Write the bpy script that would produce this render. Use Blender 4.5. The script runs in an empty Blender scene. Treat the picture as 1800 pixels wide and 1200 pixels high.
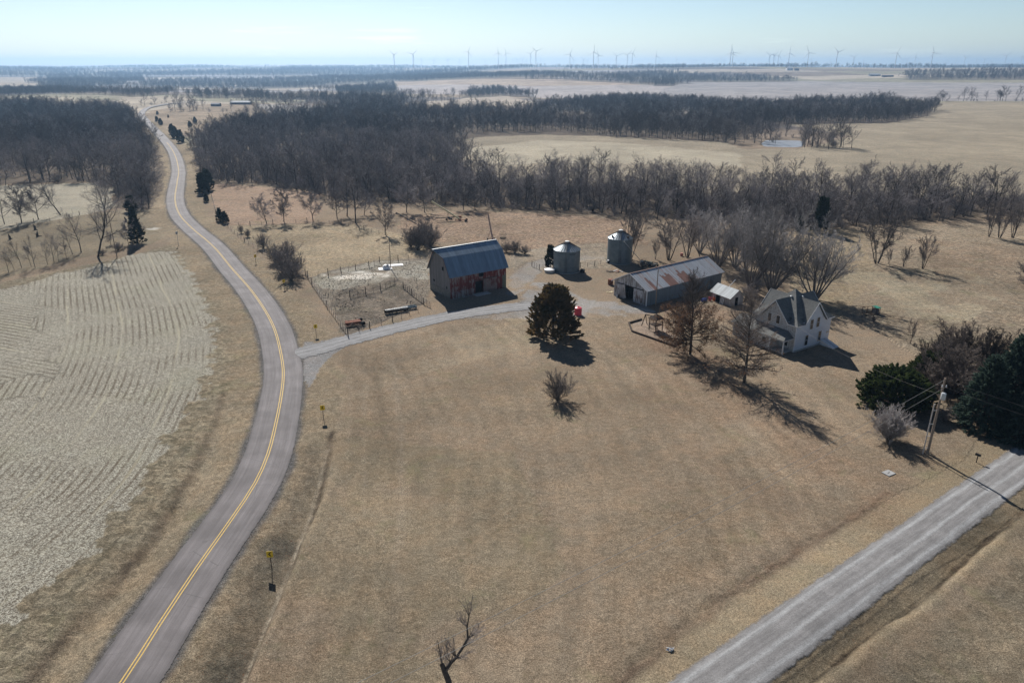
EXPO=0.38; HAZE=1.0e-4; NCOL=760; SKYS=.052; HORG=1.45
import bpy, math, random
import numpy as np
from mathutils import Vector, Matrix
R=math.radians
SC=bpy.context.scene
COL=SC.collection
# ------------------------------------------------------------------ camera model
CH=54.0; F=1250.0
TH=math.atan((600-118)/F); CS,CC=math.sin(TH),math.cos(TH)
SUN_AZ,SUN_EL=18.0,37.0
# ------------------------------------------------------------------ helpers
def sm(x,a,b):
    t=np.clip((x-a)/(b-a),0,1); return t*t*(3-2*t)
def _h(i,j,s):
    n=(i.astype(np.int64)*374761393+j.astype(np.int64)*668265263+s*982451653)&0xffffffff
    n=((n^(n>>13))*1274126177)&0xffffffff
    return ((n^(n>>16))&0xffffff)/float(0xffffff)
def vn(x,y,sc,seed=0):
    x=np.asarray(x,float)/sc; y=np.asarray(y,float)/sc
    i=np.floor(x); j=np.floor(y); fx=x-i; fy=y-j
    fx=fx*fx*(3-2*fx); fy=fy*fy*(3-2*fy)
    a=_h(i,j,seed); b=_h(i+1,j,seed); c=_h(i,j+1,seed); d=_h(i+1,j+1,seed)
    return (a*(1-fx)+b*fx)*(1-fy)+(c*(1-fx)+d*fx)*fy
def fbm(x,y,sc,seed=0,o=3):
    r=0;a=1;t=0
    for k in range(o):
        r=r+a*vn(x,y,sc/2**k,seed+k*7); t+=a; a*=.5
    return r/t
def flat(px,py,z=0.0):
    u=(px-900)/F; v=(py-600)/F; t=(CH-z)/(CS+v*CC)
    return (u*t,(CC-v*CS)*t)
def polydist(X,Y,pl):
    """signed distance to polyline (positive = right of travel) and arc position"""
    best=np.full(X.shape,1e9); sg=np.zeros(X.shape); arc=np.zeros(X.shape); acc=0
    for (x0,y0),(x1,y1) in zip(pl[:-1],pl[1:]):
        dx,dy=x1-x0,y1-y0; L=math.hypot(dx,dy)
        if L<1e-6: continue
        t=np.clip(((X-x0)*dx+(Y-y0)*dy)/(L*L),0,1)
        ex=X-(x0+t*dx); ey=Y-(y0+t*dy); d=np.hypot(ex,ey)
        m=d<best
        s=np.where(dx*ey-dy*ex<0,1.0,-1.0)
        best=np.where(m,d,best); sg=np.where(m,s*d,sg); arc=np.where(m,acc+t*L,arc)
        acc+=L
    return sg,arc
def inpoly(X,Y,pg):
    r=np.zeros(X.shape,bool); n=len(pg)
    for k in range(n):
        x0,y0=pg[k]; x1,y1=pg[(k+1)%n]
        if y0==y1: continue
        c=((y0>Y)!=(y1>Y))&(X<(x1-x0)*(Y-y0)/(y1-y0)+x0)
        r^=c
    return r
def catmull(pts,step):
    P=[np.array(p,float) for p in pts]; P=[2*P[0]-P[1]]+P+[2*P[-1]-P[-2]]
    out=[]
    for i in range(1,len(P)-2):
        a,b,c,d=P[i-1:i+3]; n=max(2,int(np.linalg.norm(c-b)/step))
        for k in range(n):
            t=k/n
            out.append(.5*((2*b)+(-a+c)*t+(2*a-5*b+4*c-d)*t*t+(-a+3*b-3*c+d)*t**3))
    out.append(P[-2]); return [tuple(p) for p in out]
# ditches: (polyline, depth, half width, lip sharpness side)
D1=catmull([flat(*p) for p in [(583,760),(577,790),(563,850),(541,905),(515,965),(489,1030),(455,1110),(418,1200),(395,1260)]],2)
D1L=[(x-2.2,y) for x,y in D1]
D2=catmull([flat(*p) for p in [(408,690),(385,760),(352,832),(318,885),(290,935),(248,990),(190,1060),(110,1150),(40,1240)]],2)
D3=catmull([flat(*p) for p in [(1560,865),(1500,905),(1400,968),(1300,1035),(1200,1108),(1090,1200),(1040,1250)]],2)
D4=catmull([flat(*p) for p in [(1860,860),(1790,903),(1715,965),(1640,1032),(1590,1072),(1553,1092),(1500,1138),(1410,1205),(1350,1260)]],2)
def terrain(X,Y):
    X=np.asarray(X,float); Y=np.asarray(Y,float)
    D=np.hypot(X,Y); az=np.degrees(np.arctan2(X,Y))
    z=sm(D,620,1700)*(5.5*np.sin(X/310+1.1)*np.cos(Y/430+.4)+6.0*(fbm(X,Y,900,3,2)-.5)*2)
    z=z+sm(D,2600,6000)*15*(fbm(X,Y,1700,5,2)-.5)*2
    rr=46*sm(D,1700,4700); rl=-6*sm(D,1300,2600)+52*sm(D,3800,8500)
    w=sm(az,-12,4); z=z+rr*w+rl*(1-w)
    near=D<260
    if np.any(near):
        a=np.zeros(D.shape); xn,yn=X[near],Y[near]
        zz=.35*(fbm(xn,yn,22,9,2)-.5)
        for pl,dep,wl,wr in ((D1,1.5,3.6,.7),(D2,.7,2.2,1.2),(D3,.22,2.8,1.0),(D4,.6,1.9,.4)):
            s,ar=polydist(xn,yn,pl)
            s=s+ (vn(xn,yn,2.2,4)-.5)*.5
            fade=sm(ar,2,22)
            side=np.where(s>0,wl,wr) if pl is not D3 else np.where(s>0,1.0,2.8)
            zz=zz-dep*fade*np.exp(-(s/side)**2)
            if pl in (D1,D4): zz=zz+.18*fade*np.exp(-((s+1.3)/.8)**2)
        a[near]=zz; z=z+a
    # shallow pond basin
    z=z-.8*np.exp(-(((X-PCX)/34)**2+((Y-PCY)/26)**2)**2)
    return z
PCX,PCY=flat(1380,252)
def tz(x,y): return float(terrain(np.array([x]),np.array([y]))[0])
_T=np.concatenate([np.arange(40,900,2.),900*1.004**np.arange(0,720)])
def G(px,py):
    """pixel of the photograph -> point on the real terrain"""
    x,y=flat(px,py)
    if 0<y<560: return (x,y)
    u=(px-900)/F; v=(py-600)/F
    X=u*_T; Y=(CC-v*CS)*_T; Z=CH-(CS+v*CC)*_T
    b=np.nonzero(Z<terrain(X,Y))[0]
    k=b[0] if len(b) else len(_T)-1
    return (float(X[k]),float(Y[k]))
def hgt(px,py,Y):
    v=(py-600)/F; t=Y/(CC-v*CS); return CH-t*(CS+v*CC)

def tag(o,label=None,cat=None,group=None,kind=None):
    if label: o['label']=label
    if cat: o['category']=cat
    if group: o['group']=group
    if kind: o['kind']=kind
    return o
def thing(name,loc,rz=0,label=None,cat=None,group=None):
    o=bpy.data.objects.new(name,None); COL.objects.link(o)
    o.empty_display_size=.5
    o.location=loc; o.rotation_euler=(0,0,rz); return tag(o,label,cat,group)
def mesh_np(name,V,Fq,mats,smooth=False,matidx=None):
    """V (n,3), Fq (m,k) constant k faces"""
    me=bpy.data.meshes.new(name)
    V=np.asarray(V,np.float32); Fq=np.asarray(Fq,np.int32); m,k=Fq.shape
    me.vertices.add(len(V)); me.vertices.foreach_set('co',V.ravel())
    me.loops.add(m*k); me.loops.foreach_set('vertex_index',Fq.ravel())
    me.polygons.add(m); me.polygons.foreach_set('loop_start',np.arange(0,m*k,k,dtype=np.int32))
    try: me.polygons.foreach_set('loop_total',np.full(m,k,dtype=np.int32))
    except Exception: pass
    if smooth: me.polygons.foreach_set('use_smooth',np.ones(m,bool))
    if matidx is not None: me.polygons.foreach_set('material_index',np.asarray(matidx,np.int32))
    for mt in (mats if isinstance(mats,(list,tuple)) else [mats]): me.materials.append(mt)
    me.update(calc_edges=True); return me
def link(name,me,parent=None):
    o=bpy.data.objects.new(name,me); COL.objects.link(o)
    if parent is not None: o.parent=parent
    return o
class MB:
    def __init__(s): s.v=[]; s.f=[]
    def add(s,vs,fs):
        b=len(s.v); s.v+= [tuple(map(float,q)) for q in vs]; s.f+=[tuple(b+i for i in f) for f in fs]; return s
    def box(s,a,b):
        x0,y0,z0=a; x1,y1,z1=b
        return s.add([(x0,y0,z0),(x1,y0,z0),(x1,y1,z0),(x0,y1,z0),(x0,y0,z1),(x1,y0,z1),(x1,y1,z1),(x0,y1,z1)],
            [(0,3,2,1),(4,5,6,7),(0,1,5,4),(1,2,6,5),(2,3,7,6),(3,0,4,7)])
    def bar(s,p,q,w,h=None,up=(0,0,1)):
        p,q=Vector(p),Vector(q); d=(q-p).normalized(); h=h or w
        u=Vector(up)
        if abs(d.dot(u))>.95: u=Vector((1,0,0))
        a=d.cross(u).normalized()*w/2; b=a.cross(d).normalized()*h/2
        vs=[p-a-b,p+a-b,p+a+b,p-a+b,q-a-b,q+a-b,q+a+b,q-a+b]
        return s.add(vs,[(0,3,2,1),(4,5,6,7),(0,1,5,4),(1,2,6,5),(2,3,7,6),(3,0,4,7)])
    def tube(s,pts,r,n=8,cap=True):
        pts=[Vector(p) for p in pts]; rs=r if isinstance(r,(list,tuple)) else [r]*len(pts)
        b=len(s.v)
        for i,p in enumerate(pts):
            d=(pts[min(i+1,len(pts)-1)]-pts[max(i-1,0)]).normalized()
            u=Vector((0,0,1)) if abs(d.z)<.9 else Vector((1,0,0))
            a=d.cross(u).normalized(); c=a.cross(d)
            for k in range(n):
                t=2*math.pi*k/n; s.v.append(tuple(p+(a*math.cos(t)+c*math.sin(t))*rs[i]))
        for i in range(len(pts)-1):
            for k in range(n):
                s.f.append((b+i*n+k,b+i*n+(k+1)%n,b+(i+1)*n+(k+1)%n,b+(i+1)*n+k))
        if cap:
            s.f.append(tuple(b+k for k in range(n))[::-1]); s.f.append(tuple(b+(len(pts)-1)*n+k for k in range(n)))
        return s
    def lathe(s,prof,n=24,c=(0,0,0)):
        b=len(s.v)
        for r,z in prof:
            for k in range(n):
                t=2*math.pi*k/n; s.v.append((c[0]+r*math.cos(t),c[1]+r*math.sin(t),c[2]+z))
        for i in range(len(prof)-1):
            for k in range(n):
                s.f.append((b+i*n+k,b+i*n+(k+1)%n,b+(i+1)*n+(k+1)%n,b+(i+1)*n+k))
        return s
    def prism(s,poly,ax,a,b):
        """poly in the plane normal to axis ax ('x' -> (y,z)), from a to b"""
        n=len(poly)
        def mk(p,t): return (t,p[0],p[1]) if ax=='x' else ((p[0],t,p[1]) if ax=='y' else (p[0],p[1],t))
        vs=[mk(p,a) for p in poly]+[mk(p,b) for p in poly]
        fs=[tuple(range(n)),tuple(range(2*n-1,n-1,-1))]+[(i,i+n,(i+1)%n+n,(i+1)%n) for i in range(n)]
        return s.add(vs,fs)
    def slab(s,quad,t):
        """thick sheet from 4 (or 3) corner points, thickness t below"""
        q=[Vector(p) for p in quad]; nrm=(q[1]-q[0]).cross(q[2]-q[0]).normalized()
        if nrm.z<0: q=q[::-1]; nrm=-nrm
        n=len(q); lo=[p-nrm*t for p in q]
        return s.add(q+lo,[tuple(range(n)),tuple(range(2*n-1,n-1,-1))]+[(i,i+n,(i+1)%n+n,(i+1)%n) for i in range(n)])
    def build(s,name,mat,parent=None,smooth=False):
        me=bpy.data.meshes.new(name); me.from_pydata(s.v,[],s.f); me.materials.append(mat)
        import bmesh
        bm=bmesh.new(); bm.from_mesh(me); bmesh.ops.recalc_face_normals(bm,faces=bm.faces); bm.to_mesh(me); bm.free()
        if smooth:
            me.polygons.foreach_set('use_smooth',[True]*len(me.polygons))
            try: me.set_sharp_from_angle(angle=R(35))
            except Exception: pass
        me.update(); return link(name,me,parent)
# ------------------------------------------------------------------ materials
class NT:
    def __init__(s,name):
        s.m=bpy.data.materials.new(name); s.m.use_nodes=True; s.t=s.m.node_tree; s.t.nodes.clear()
        s.out=s.n('ShaderNodeOutputMaterial'); s.b=s.n('ShaderNodeBsdfPrincipled')
        s.l(s.b.outputs[0],s.out.inputs[0]); s.tc=s.n('ShaderNodeTexCoord')
    def n(s,t,**k):
        q=s.t.nodes.new(t)
        for a,b in k.items(): setattr(q,a,b)
        return q
    def l(s,a,b): s.t.links.new(a,b)
    def _in(s,sock,v):
        if hasattr(v,'is_linked') or isinstance(v,bpy.types.NodeSocket): s.l(v,sock)
        else: sock.default_value=v
    def noise(s,scale,det=4,rough=.6,vec=None,dist=0,col=False):
        q=s.n('ShaderNodeTexNoise'); q.inputs['Scale'].default_value=scale; q.inputs['Detail'].default_value=det
        q.inputs['Roughness'].default_value=rough; q.inputs['Distortion'].default_value=dist
        s.l(vec if vec is not None else s.tc.outputs['Object'],q.inputs['Vector']); return q.outputs[1 if col else 0]
    def map(s,vec,sc=(1,1,1),rot=(0,0,0)):
        q=s.n('ShaderNodeMapping'); q.inputs['Scale'].default_value=sc; q.inputs['Rotation'].default_value=rot
        s.l(vec,q.inputs['Vector']); return q.outputs[0]
    def m2(s,op,a,b=0.0,c=None,clamp=False):
        q=s.n('ShaderNodeMath',operation=op); q.use_clamp=clamp
        s._in(q.inputs[0],a); s._in(q.inputs[1],b)
        if c is not None: s._in(q.inputs[2],c)
        return q.outputs[0]
    def ramp(s,f,lo,hi,a=0.0,b=1.0,smooth=True):
        q=s.n('ShaderNodeMapRange'); q.interpolation_type='SMOOTHSTEP' if smooth else 'LINEAR'
        s._in(q.inputs[0],f); q.inputs[1].default_value=lo; q.inputs[2].default_value=hi
        q.inputs[3].default_value=a; q.inputs[4].default_value=b; return q.outputs[0]
    def mix(s,f,a,b,mode='MIX'):
        q=s.n('ShaderNodeMix',data_type='RGBA',blend_type=mode)
        s._in(q.inputs[0],f)
        for k,v in ((6,a),(7,b)):
            if isinstance(v,(tuple,list)): q.inputs[k].default_value=tuple(v)+(1,) if len(v)==3 else v
            else: s.l(v,q.inputs[k])
        return q.outputs[2]
    def scalec(s,c,f):
        q=s.n('ShaderNodeVectorMath',operation='SCALE'); 
        if isinstance(c,(tuple,list)): q.inputs[0].default_value=c[:3]
        else: s.l(c,q.inputs[0])
        s._in(q.inputs['Scale'],f); return q.outputs[0]
    def attr(s,name):
        q=s.n('ShaderNodeAttribute'); q.attribute_name=name; return q
    def bump(s,h,strength=.5,dist=.1):
        q=s.n('ShaderNodeBump'); q.inputs['Strength'].default_value=strength; q.inputs['Distance'].default_value=dist
        s.l(h,q.inputs['Height']); s.l(q.outputs[0],s.b.inputs['Normal'])
    def sep(s,v):
        q=s.n('ShaderNodeSeparateXYZ'); s.l(v,q.inputs[0]); return q.outputs
    def fin(s,col=None,rough=.9,metal=0.0,spec=.3):
        if col is not None:
            if isinstance(col,(tuple,list)): s.b.inputs['Base Color'].default_value=tuple(col)+(1,)
            else: s.l(col,s.b.inputs['Base Color'])
        s._in(s.b.inputs['Roughness'],rough); s._in(s.b.inputs['Metallic'],metal)
        s.b.inputs['Specular IOR Level'].default_value=spec
        return s.m
def simple(name,col,rough=.8,metal=0.0,var=.25,scale=3,spec=.3,col2=None,bump=0):
    t=NT(name); n=t.noise(scale,5,.65)
    c=t.mix(t.ramp(n,.3,.7),tuple(q*(1-var) for q in col),col2 or tuple(min(1,q*(1+var)) for q in col))
    if bump: t.bump(n,bump,.05)
    return t.fin(c,rough,metal,spec)
# ------------------------------------------------------------------ world, sun, camera
w=bpy.data.worlds.new("World"); SC.world=w; w.use_nodes=True
nt=w.node_tree; nt.nodes.clear()
wo=nt.nodes.new('ShaderNodeOutputWorld'); bg=nt.nodes.new('ShaderNodeBackground'); sk=nt.nodes.new('ShaderNodeTexSky')
sk.sky_type='NISHITA'; sk.sun_disc=False; sk.sun_elevation=R(SUN_EL); sk.sun_rotation=R(-SUN_AZ)
sk.altitude=300; sk.air_density=1.0; sk.dust_density=.35; sk.ozone_density=2.0
bg.inputs[1].default_value=SKYS
tcw=nt.nodes.new('ShaderNodeTexCoord'); sx=nt.nodes.new('ShaderNodeSeparateXYZ'); nt.links.new(tcw.outputs['Generated'],sx.inputs[0])
mr=nt.nodes.new('ShaderNodeMapRange'); mr.interpolation_type='SMOOTHSTEP'; nt.links.new(sx.outputs[2],mr.inputs[0])
mr.inputs[1].default_value=0; mr.inputs[2].default_value=.42; mr.inputs[3].default_value=HORG; mr.inputs[4].default_value=.62
tm=nt.nodes.new('ShaderNodeVectorMath'); tm.operation='MULTIPLY'; tm.inputs[1].default_value=(.93,.985,1.06); nt.links.new(sk.outputs[0],tm.inputs[0])
vs=nt.nodes.new('ShaderNodeVectorMath'); vs.operation='SCALE'; nt.links.new(tm.outputs[0],vs.inputs[0]); nt.links.new(mr.outputs[0],vs.inputs['Scale'])
mpw=nt.nodes.new('ShaderNodeMapping'); mpw.inputs['Scale'].default_value=(5,5,62); nt.links.new(tcw.outputs['Generated'],mpw.inputs[0])
nzw=nt.nodes.new('ShaderNodeTexNoise'); nzw.inputs['Scale'].default_value=1.1; nzw.inputs['Detail'].default_value=5; nt.links.new(mpw.outputs[0],nzw.inputs['Vector'])
mw=nt.nodes.new('ShaderNodeMapRange'); mw.interpolation_type='SMOOTHSTEP'; nt.links.new(nzw.outputs[0],mw.inputs[0]); mw.inputs[1].default_value=.60; mw.inputs[2].default_value=.74; mw.inputs[3].default_value=1.0; mw.inputs[4].default_value=1.16
v2=nt.nodes.new('ShaderNodeVectorMath'); v2.operation='SCALE'; nt.links.new(vs.outputs[0],v2.inputs[0]); nt.links.new(mw.outputs[0],v2.inputs['Scale']); nt.links.new(v2.outputs[0],bg.inputs[0]); nt.links.new(bg.outputs[0],wo.inputs[0])
sl=bpy.data.lights.new('sun','SUN'); sl.energy=5.0; sl.angle=R(.5); sl.color=(1,.95,.88)
so=bpy.data.objects.new('sun',sl); COL.objects.link(so)
sd=Vector((-math.sin(R(SUN_AZ))*math.cos(R(SUN_EL)),math.cos(R(SUN_AZ))*math.cos(R(SUN_EL)),math.sin(R(SUN_EL))))
so.rotation_euler=sd.to_track_quat('Z','Y').to_euler(); so.location=(0,0,300)
cam=bpy.data.cameras.new('camera'); cam.lens=25.0; cam.sensor_width=36; cam.sensor_fit='HORIZONTAL'; cam.clip_end=60000; cam.clip_start=.5
co=bpy.data.objects.new('camera',cam); COL.objects.link(co); co.location=(0,0,CH); co.rotation_euler=(math.pi/2-TH,0,0); SC.camera=co
SC.view_settings.view_transform='Standard'; SC.view_settings.look='None'; SC.view_settings.exposure=EXPO; SC.view_settings.gamma=1
SC.render.engine='CYCLES'; SC.cycles.max_bounces=5; SC.cycles.diffuse_bounces=2; SC.cycles.glossy_bounces=2
SC.cycles.volume_bounces=0; SC.cycles.transparent_max_bounces=8
# haze
hz=MB().box((-16000,-300,-60),(16000,16500,215))
t=NT('haze_air'); t.t.nodes.remove(t.b); pv=t.n('ShaderNodeVolumePrincipled')
pv.inputs['Color'].default_value=(.42,.67,1.0,1); pv.inputs['Density'].default_value=HAZE; pv.inputs['Anisotropy'].default_value=.42
t.l(pv.outputs[0],t.out.inputs['Volume'])
o=hz.build('haze',t.m); tag(o,kind='stuff')
try: t.m.cycles.homogeneous_volume=True
except Exception: pass

# ------------------------------------------------------------------ road centre line etc.
ROADPX=[(150,1270),(215,1200),(280,1100),(346,1000),(408,913),(449,850),(471,800),(484,750),(493.7,700),(498,660),(495,628),(484,583),(467,548),(440.5,509),(408,472.5),(376,434.6),(335.5,399.6),(315,376),(307.8,350),(311.7,320),(314,300),(309,277),(300,260),(283,240),(266,223),(254,210),(249,201),(258,192),(273,188),(300,183.5),(335,180.5)]
ROAD=catmull([G(*p) for p in ROADPX],3.0)
GR0=(.359*54,.9425*54); GD=(.812,.583)
GRAVEL=[(GR0[0]+GD[0]*t,GR0[1]+GD[1]*t) for t in range(-60,330,3)]
DRIVEPX=[(520,622),(560,612),(600,601),(650,588),(700,576),(750,564),(800,554),(850,547),(900,541),(950,537),(1000,538),(1060,541)]
DRIVE=catmull([flat(*p) for p in DRIVEPX],1.5)
W=lambda L:[G(*p) for p in L]
# woods: ground outlines
WOODS=dict(
 west=W([(-120,326),(60,322),(150,320),(192,318),(207,366),(262,370),(284,335),(290,300),(281,275),(262,248),(244,226),(225,205),(130,192),(-120,194)]),
 centre=W([(343,298),(372,316),(450,324),(530,334),(600,352),(700,356),(820,362),(1000,374),(1150,384),(1280,390),(1280,350),(1150,336),(1000,326),(860,316),(815,292),(790,262),(792,247),(850,241),(950,237),(1050,240),(1150,244),(1280,251),(1310,238),(1381,219),(1561,217),(1630,204),(1640,192),(1560,184),(1400,187),(1300,191),(1200,186),(1150,178),(1060,181),(960,191),(930,203),(830,201),(760,206),(700,190),(640,186),(600,196),(540,214),(450,216),(400,236),(345,252)]),
 east=W([(1280,390),(1400,402),(1500,398),(1600,392),(1680,385),(1740,378),(1900,384),(1900,350),(1800,348),(1650,345),(1500,344),(1380,344),(1280,350)]),
 )
# ------------------------------------------------------------------ ground sheet
def build_ground():
    ys=list(np.arange(-80,26,5.0)); y=26.0
    while y<15500:
        ys.append(y); y+=max(.26,.0058*y)
    ys=np.array(ys); s=np.linspace(-1,1,NCOL)
    Yg=np.repeat(ys[:,None],NCOL,1); Xg=s[None,:]*(.95*np.maximum(Yg,20)+48)
    X=Xg.ravel(); Y=Yg.ravel(); Z=terrain(X,Y); D=np.hypot(X,Y)
    n=len(X); base=np.zeros((n,3)); det=np.zeros((n,4))  # stubble, rows, tuft, far
    # ---- default: far patchwork
    jx=X+(vn(X,Y,180,21)-.5)*90; jy=Y+(vn(X,Y,180,22)-.5)*90
    c=_h(np.floor((jx+.3*jy)/470),np.floor(jy/300),31)
    pal=np.array([(.34,.27,.18),(.40,.34,.26),(.24,.19,.14),(.33,.30,.28),(.16,.135,.115),(.30,.27,.18),(.46,.39,.29)])
    base[:]=pal[(c*6.999).astype(int)]
    det[:,3]=sm(D,700,2000)
    # near default: dry grass
    nr=(1-sm(D,480,700))[:,None]; base=base*(1-nr)+np.array((.27,.208,.14))*nr
    amp=np.clip(D*.006,.5,12)
    JX=X+(fbm(X,Y,7,41,2)-.5)*2.2*amp; JY=Y+(fbm(X,Y,7,42,2)-.5)*2.2*amp
    def paint(pg,col,st=None,ro=None,tu=None,a=1.0,nz=None):
        P=pg if pg and isinstance(pg[0][0],float) and False else pg
        xs=[p[0] for p in P]; yy=[p[1] for p in P]
        m=(X>min(xs)-20)&(X<max(xs)+20)&(Y>min(yy)-20)&(Y<max(yy)+20)
        idx=np.nonzero(m)[0]; k=idx[inpoly(JX[idx],JY[idx],P)]
        if nz: a=(a*sm(fbm(X[k],Y[k],nz,55,3),.38,.56))[:,None]
        base[k]=base[k]*(1-a)+np.array(col)*a
        if st is not None: det[k,0]=st
        if ro is not None: det[k,1]=ro
        if tu is not None: det[k,2]=tu
        return k
    F_=lambda L:W(L)
    # pasture beyond the house / right
    paint(F_([(1480,400),(1900,388),(1900,640),(1640,640),(1500,560),(1440,500)]),(.33,.262,.178),tu=.9)
    paint(F_([(1400,400),(1520,404),(1540,480),(1480,560),(1400,560),(1380,430)]),(.34,.27,.175),tu=.8)
    # field behind the barn
    paint(F_([(700,380),(820,372),(1000,378),(1110,388),(1140,430),(1060,440),(1000,452),(905,450),(890,428),(760,425),(700,400)]),(.36,.26,.175),tu=1.0)
    paint(F_([(900,440),(1060,425),(1075,470),(940,475),(890,470)]),(.34,.28,.20),tu=.7)
    # rowed plot by the road
    paint(F_([(366,322),(450,328),(560,338),(566,372),(545,392),(400,396),(382,372),(372,345)]),(.37,.265,.18),tu=.6)
    # pasture by the feedlot
    paint(F_([(405,398),(545,394),(640,398),(700,412),(745,425),(752,452),(660,458),(548,487),(520,470),(450,430)]),(.37,.295,.19),tu=.7)
    # pale fields behind the belts
    paint(F_([(780,262),(790,247),(850,240),(950,236),(1050,240),(1150,244),(1280,251),(1300,262),(1400,262),(1500,240),(1381,219),(1561,217),(1630,204),(1640,190),(1660,179),(1900,180),(1900,352),(1500,348),(1280,352),(1000,328),(860,318)]),(.365,.30,.205),st=.25,tu=.8)
    paint(F_([(820,262),(950,246),(1100,252),(1300,270),(1300,292),(1000,286),(860,290)]),(.45,.385,.27),st=.35,tu=.4)
    paint(F_([(1150,165),(1200,145),(1400,143),(1900,146),(1900,178),(1640,178),(1560,172),(1380,178),(1200,176)]),(.345,.315,.29))
    paint(F_([(690,142),(930,140),(1000,139),(1090,143),(1130,150),(930,152),(700,150)]),(.42,.33,.24))
    paint(F_([(700,150),(930,152),(1130,150),(1180,146),(1150,170),(1000,176),(900,168),(700,165)]),(.42,.37,.33))
    paint(F_([(690,182),(800,176),(870,164),(945,180),(900,186),(760,190)]),(.43,.36,.27))
    paint(F_([(-100,137),(80,136),(100,150),(60,158),(-100,156)]),(.42,.34,.24))
    paint(F_([(-120,172),(130,171),(128,178),(60,184),(-120,182)]),(.40,.34,.24))
    paint(F_([(208,170),(330,170),(345,177),(232,187),(215,180)]),(.43,.36,.26))
    paint(F_([(250,205),(262,195),(360,183),(470,182),(480,200),(420,226),(350,240),(300,230)]),(.36,.28,.19),tu=.7)
    paint(F_([(450,183),(600,188),(590,192),(520,208),(470,198)]),(.40,.36,.31))
    # left upper field + yard
    paint(F_([(-150,330),(60,325),(192,320),(205,366),(225,362),(140,378),(0,404),(-150,440)]),(.40,.35,.25),st=.5,tu=.3)
    paint(F_([(-150,440),(0,404),(140,378),(250,366),(290,370),(300,400),(268,428),(160,448),(0,490),(-150,520)]),(.25,.205,.135),tu=.4)
    # big stubble field
    stub=F_([(-300,1330),(-40,1140),(33,1078),(117,1002),(187,922),(258,838),(342,702),(352,684),(366,642),(377,598),(371,554),(350,510),(315,455),(298,440),(235,448),(170,466),(100,482),(0,512),(-300,560)]); soft=None
    kv=inpoly(X,Y,F_([(-300,1330),(-40,1250),(150,1230),(300,1020),(400,880),(450,740),(470,640),(440,540),(380,470),(300,430),(235,448),(-300,560)])); base[kv]=np.array((.30,.25,.165)); det[kv,2]=1.0
    JX0,JY0=JX,JY; JX=X+(fbm(X,Y,2.2,43,3)-.5)*6; JY=Y+(fbm(X,Y,2.2,44,3)-.5)*6
    k=paint(stub,(.37,.335,.255),st=1.0,ro=1.0,tu=.45); JX,JY=JX0,JY0
    # house yard & lawn
    lawn=F_([(560,640),(620,612),(760,575),(900,556),(1060,548),(1110,545),(1300,560),(1440,600),(1640,640),(1740,740),(1690,810),(1500,905),(1300,1035),(1090,1200),(980,1300),(380,1300),(455,1110),(515,965),(583,760),(580,700)])
    k=paint(lawn,(.283,.218,.145),tu=.32)
    # feedlot
    paint(F_([(541,487),(600,472),(662,459),(752,452),(760,505),(748,530),(690,558),(610,590),(575,540)]),(.21,.165,.12),st=.35,tu=.8)
    paint(F_([(548,488),(660,462),(752,456),(757,492),(700,486),(640,500),(600,510),(565,505)]),(.42,.38,.31),st=.8,tu=.8,a=.9,nz=3)
    paint(F_([(575,540),(600,510),(700,490),(748,530),(690,558),(612,588)]),(.12,.092,.068),a=1.0,st=.22,nz=3,tu=1.0)
    paint(F_([(560,482),(640,476),(690,474),(690,486),(600,492)]),(.80,.74,.62),st=.35,tu=.3,a=.85,nz=2.5)
    # farmyard gravel
    gv=(.29,.272,.24)
    for pg,a,nz in (([(880,562),(905,535),(925,515),(935,498),(965,496),(1000,510),(1030,525),(1080,530),(1100,548),(1060,556),(990,558),(930,562)],.95,5),
                 ([(820,560),(905,536),(960,520),(1010,532),(1080,536),(1090,550),(1000,556),(905,560)],.6,9),
                 ([(885,508),(900,482),(920,462),(960,452),(975,458),(948,480),(930,505),(905,522)],.7,6),
                 ([(890,500),(915,470),(1010,450),(1060,446),(1062,452),(1000,462),(940,484),(915,510)],.45,7),
                 ([(1075,536),(1130,536),(1155,548),(1130,556),(1060,552)],.9,5)):
        paint(F_(pg),gv,tu=0,a=a,nz=nz)
    paint(F_([(890,560),(1100,556),(1110,570),(1000,566),(900,572)]),(.34,.29,.19),a=.4,nz=8)
    paint(F_([(600,620),(900,565),(980,600),(800,640),(620,700)]),(.33,.27,.18),a=.45,nz=16)
    paint(F_([(620,700),(980,640),(1250,720),(1400,900),(1100,1100),(600,1000)]),(.235,.18,.115),a=.35,nz=24)
    paint(F_([(560,760),(900,800),(1000,1000),(800,1200),(450,1200)]),(.24,.20,.125),a=.4,nz=14)
    paint(F_([(1100,600),(1350,700),(1500,830),(1380,920),(1150,760)]),(.25,.175,.115),a=.3,nz=9)
    paint(F_([(1480,480),(1700,470),(1780,520),(1700,570),(1500,545)]),(.42,.36,.24),a=.6,nz=10,tu=.6)
    paint(F_([(1600,420),(1900,430),(1900,520),(1650,490)]),(.30,.215,.14),a=.5,nz=14)
    paint(F_([(1108,568),(1128,562),(1150,566),(1200,598),(1184,607),(1112,582)]),(.36,.29,.22),tu=.2,a=.8)
    # light track left of road and pale lane
    paint(F_([(255,401),(300,400),(308,403),(262,406)]),(.50,.46,.38),tu=0)
    # verges
    s,ar=polydist(X,Y,ROAD[:260]); ad=np.abs(s); nz=fbm(X,Y,5,60,2)
    v=(1-sm(ad+(nz-.5)*5,8.5,12))*(Y>20)*(1-sm(D,900,1200)); instub=det[:,0]>=.9; v=np.where(instub,(1-sm(ad,8,9.5)),v)
    vc=np.array((.30,.238,.155)); base[:]=base*(1-v[:,None])+vc*v[:,None]; det[:,0]*=(1-v); det[:,1]*=(1-v); det[:,2]=det[:,2]*(1-v)+.55*v
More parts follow.
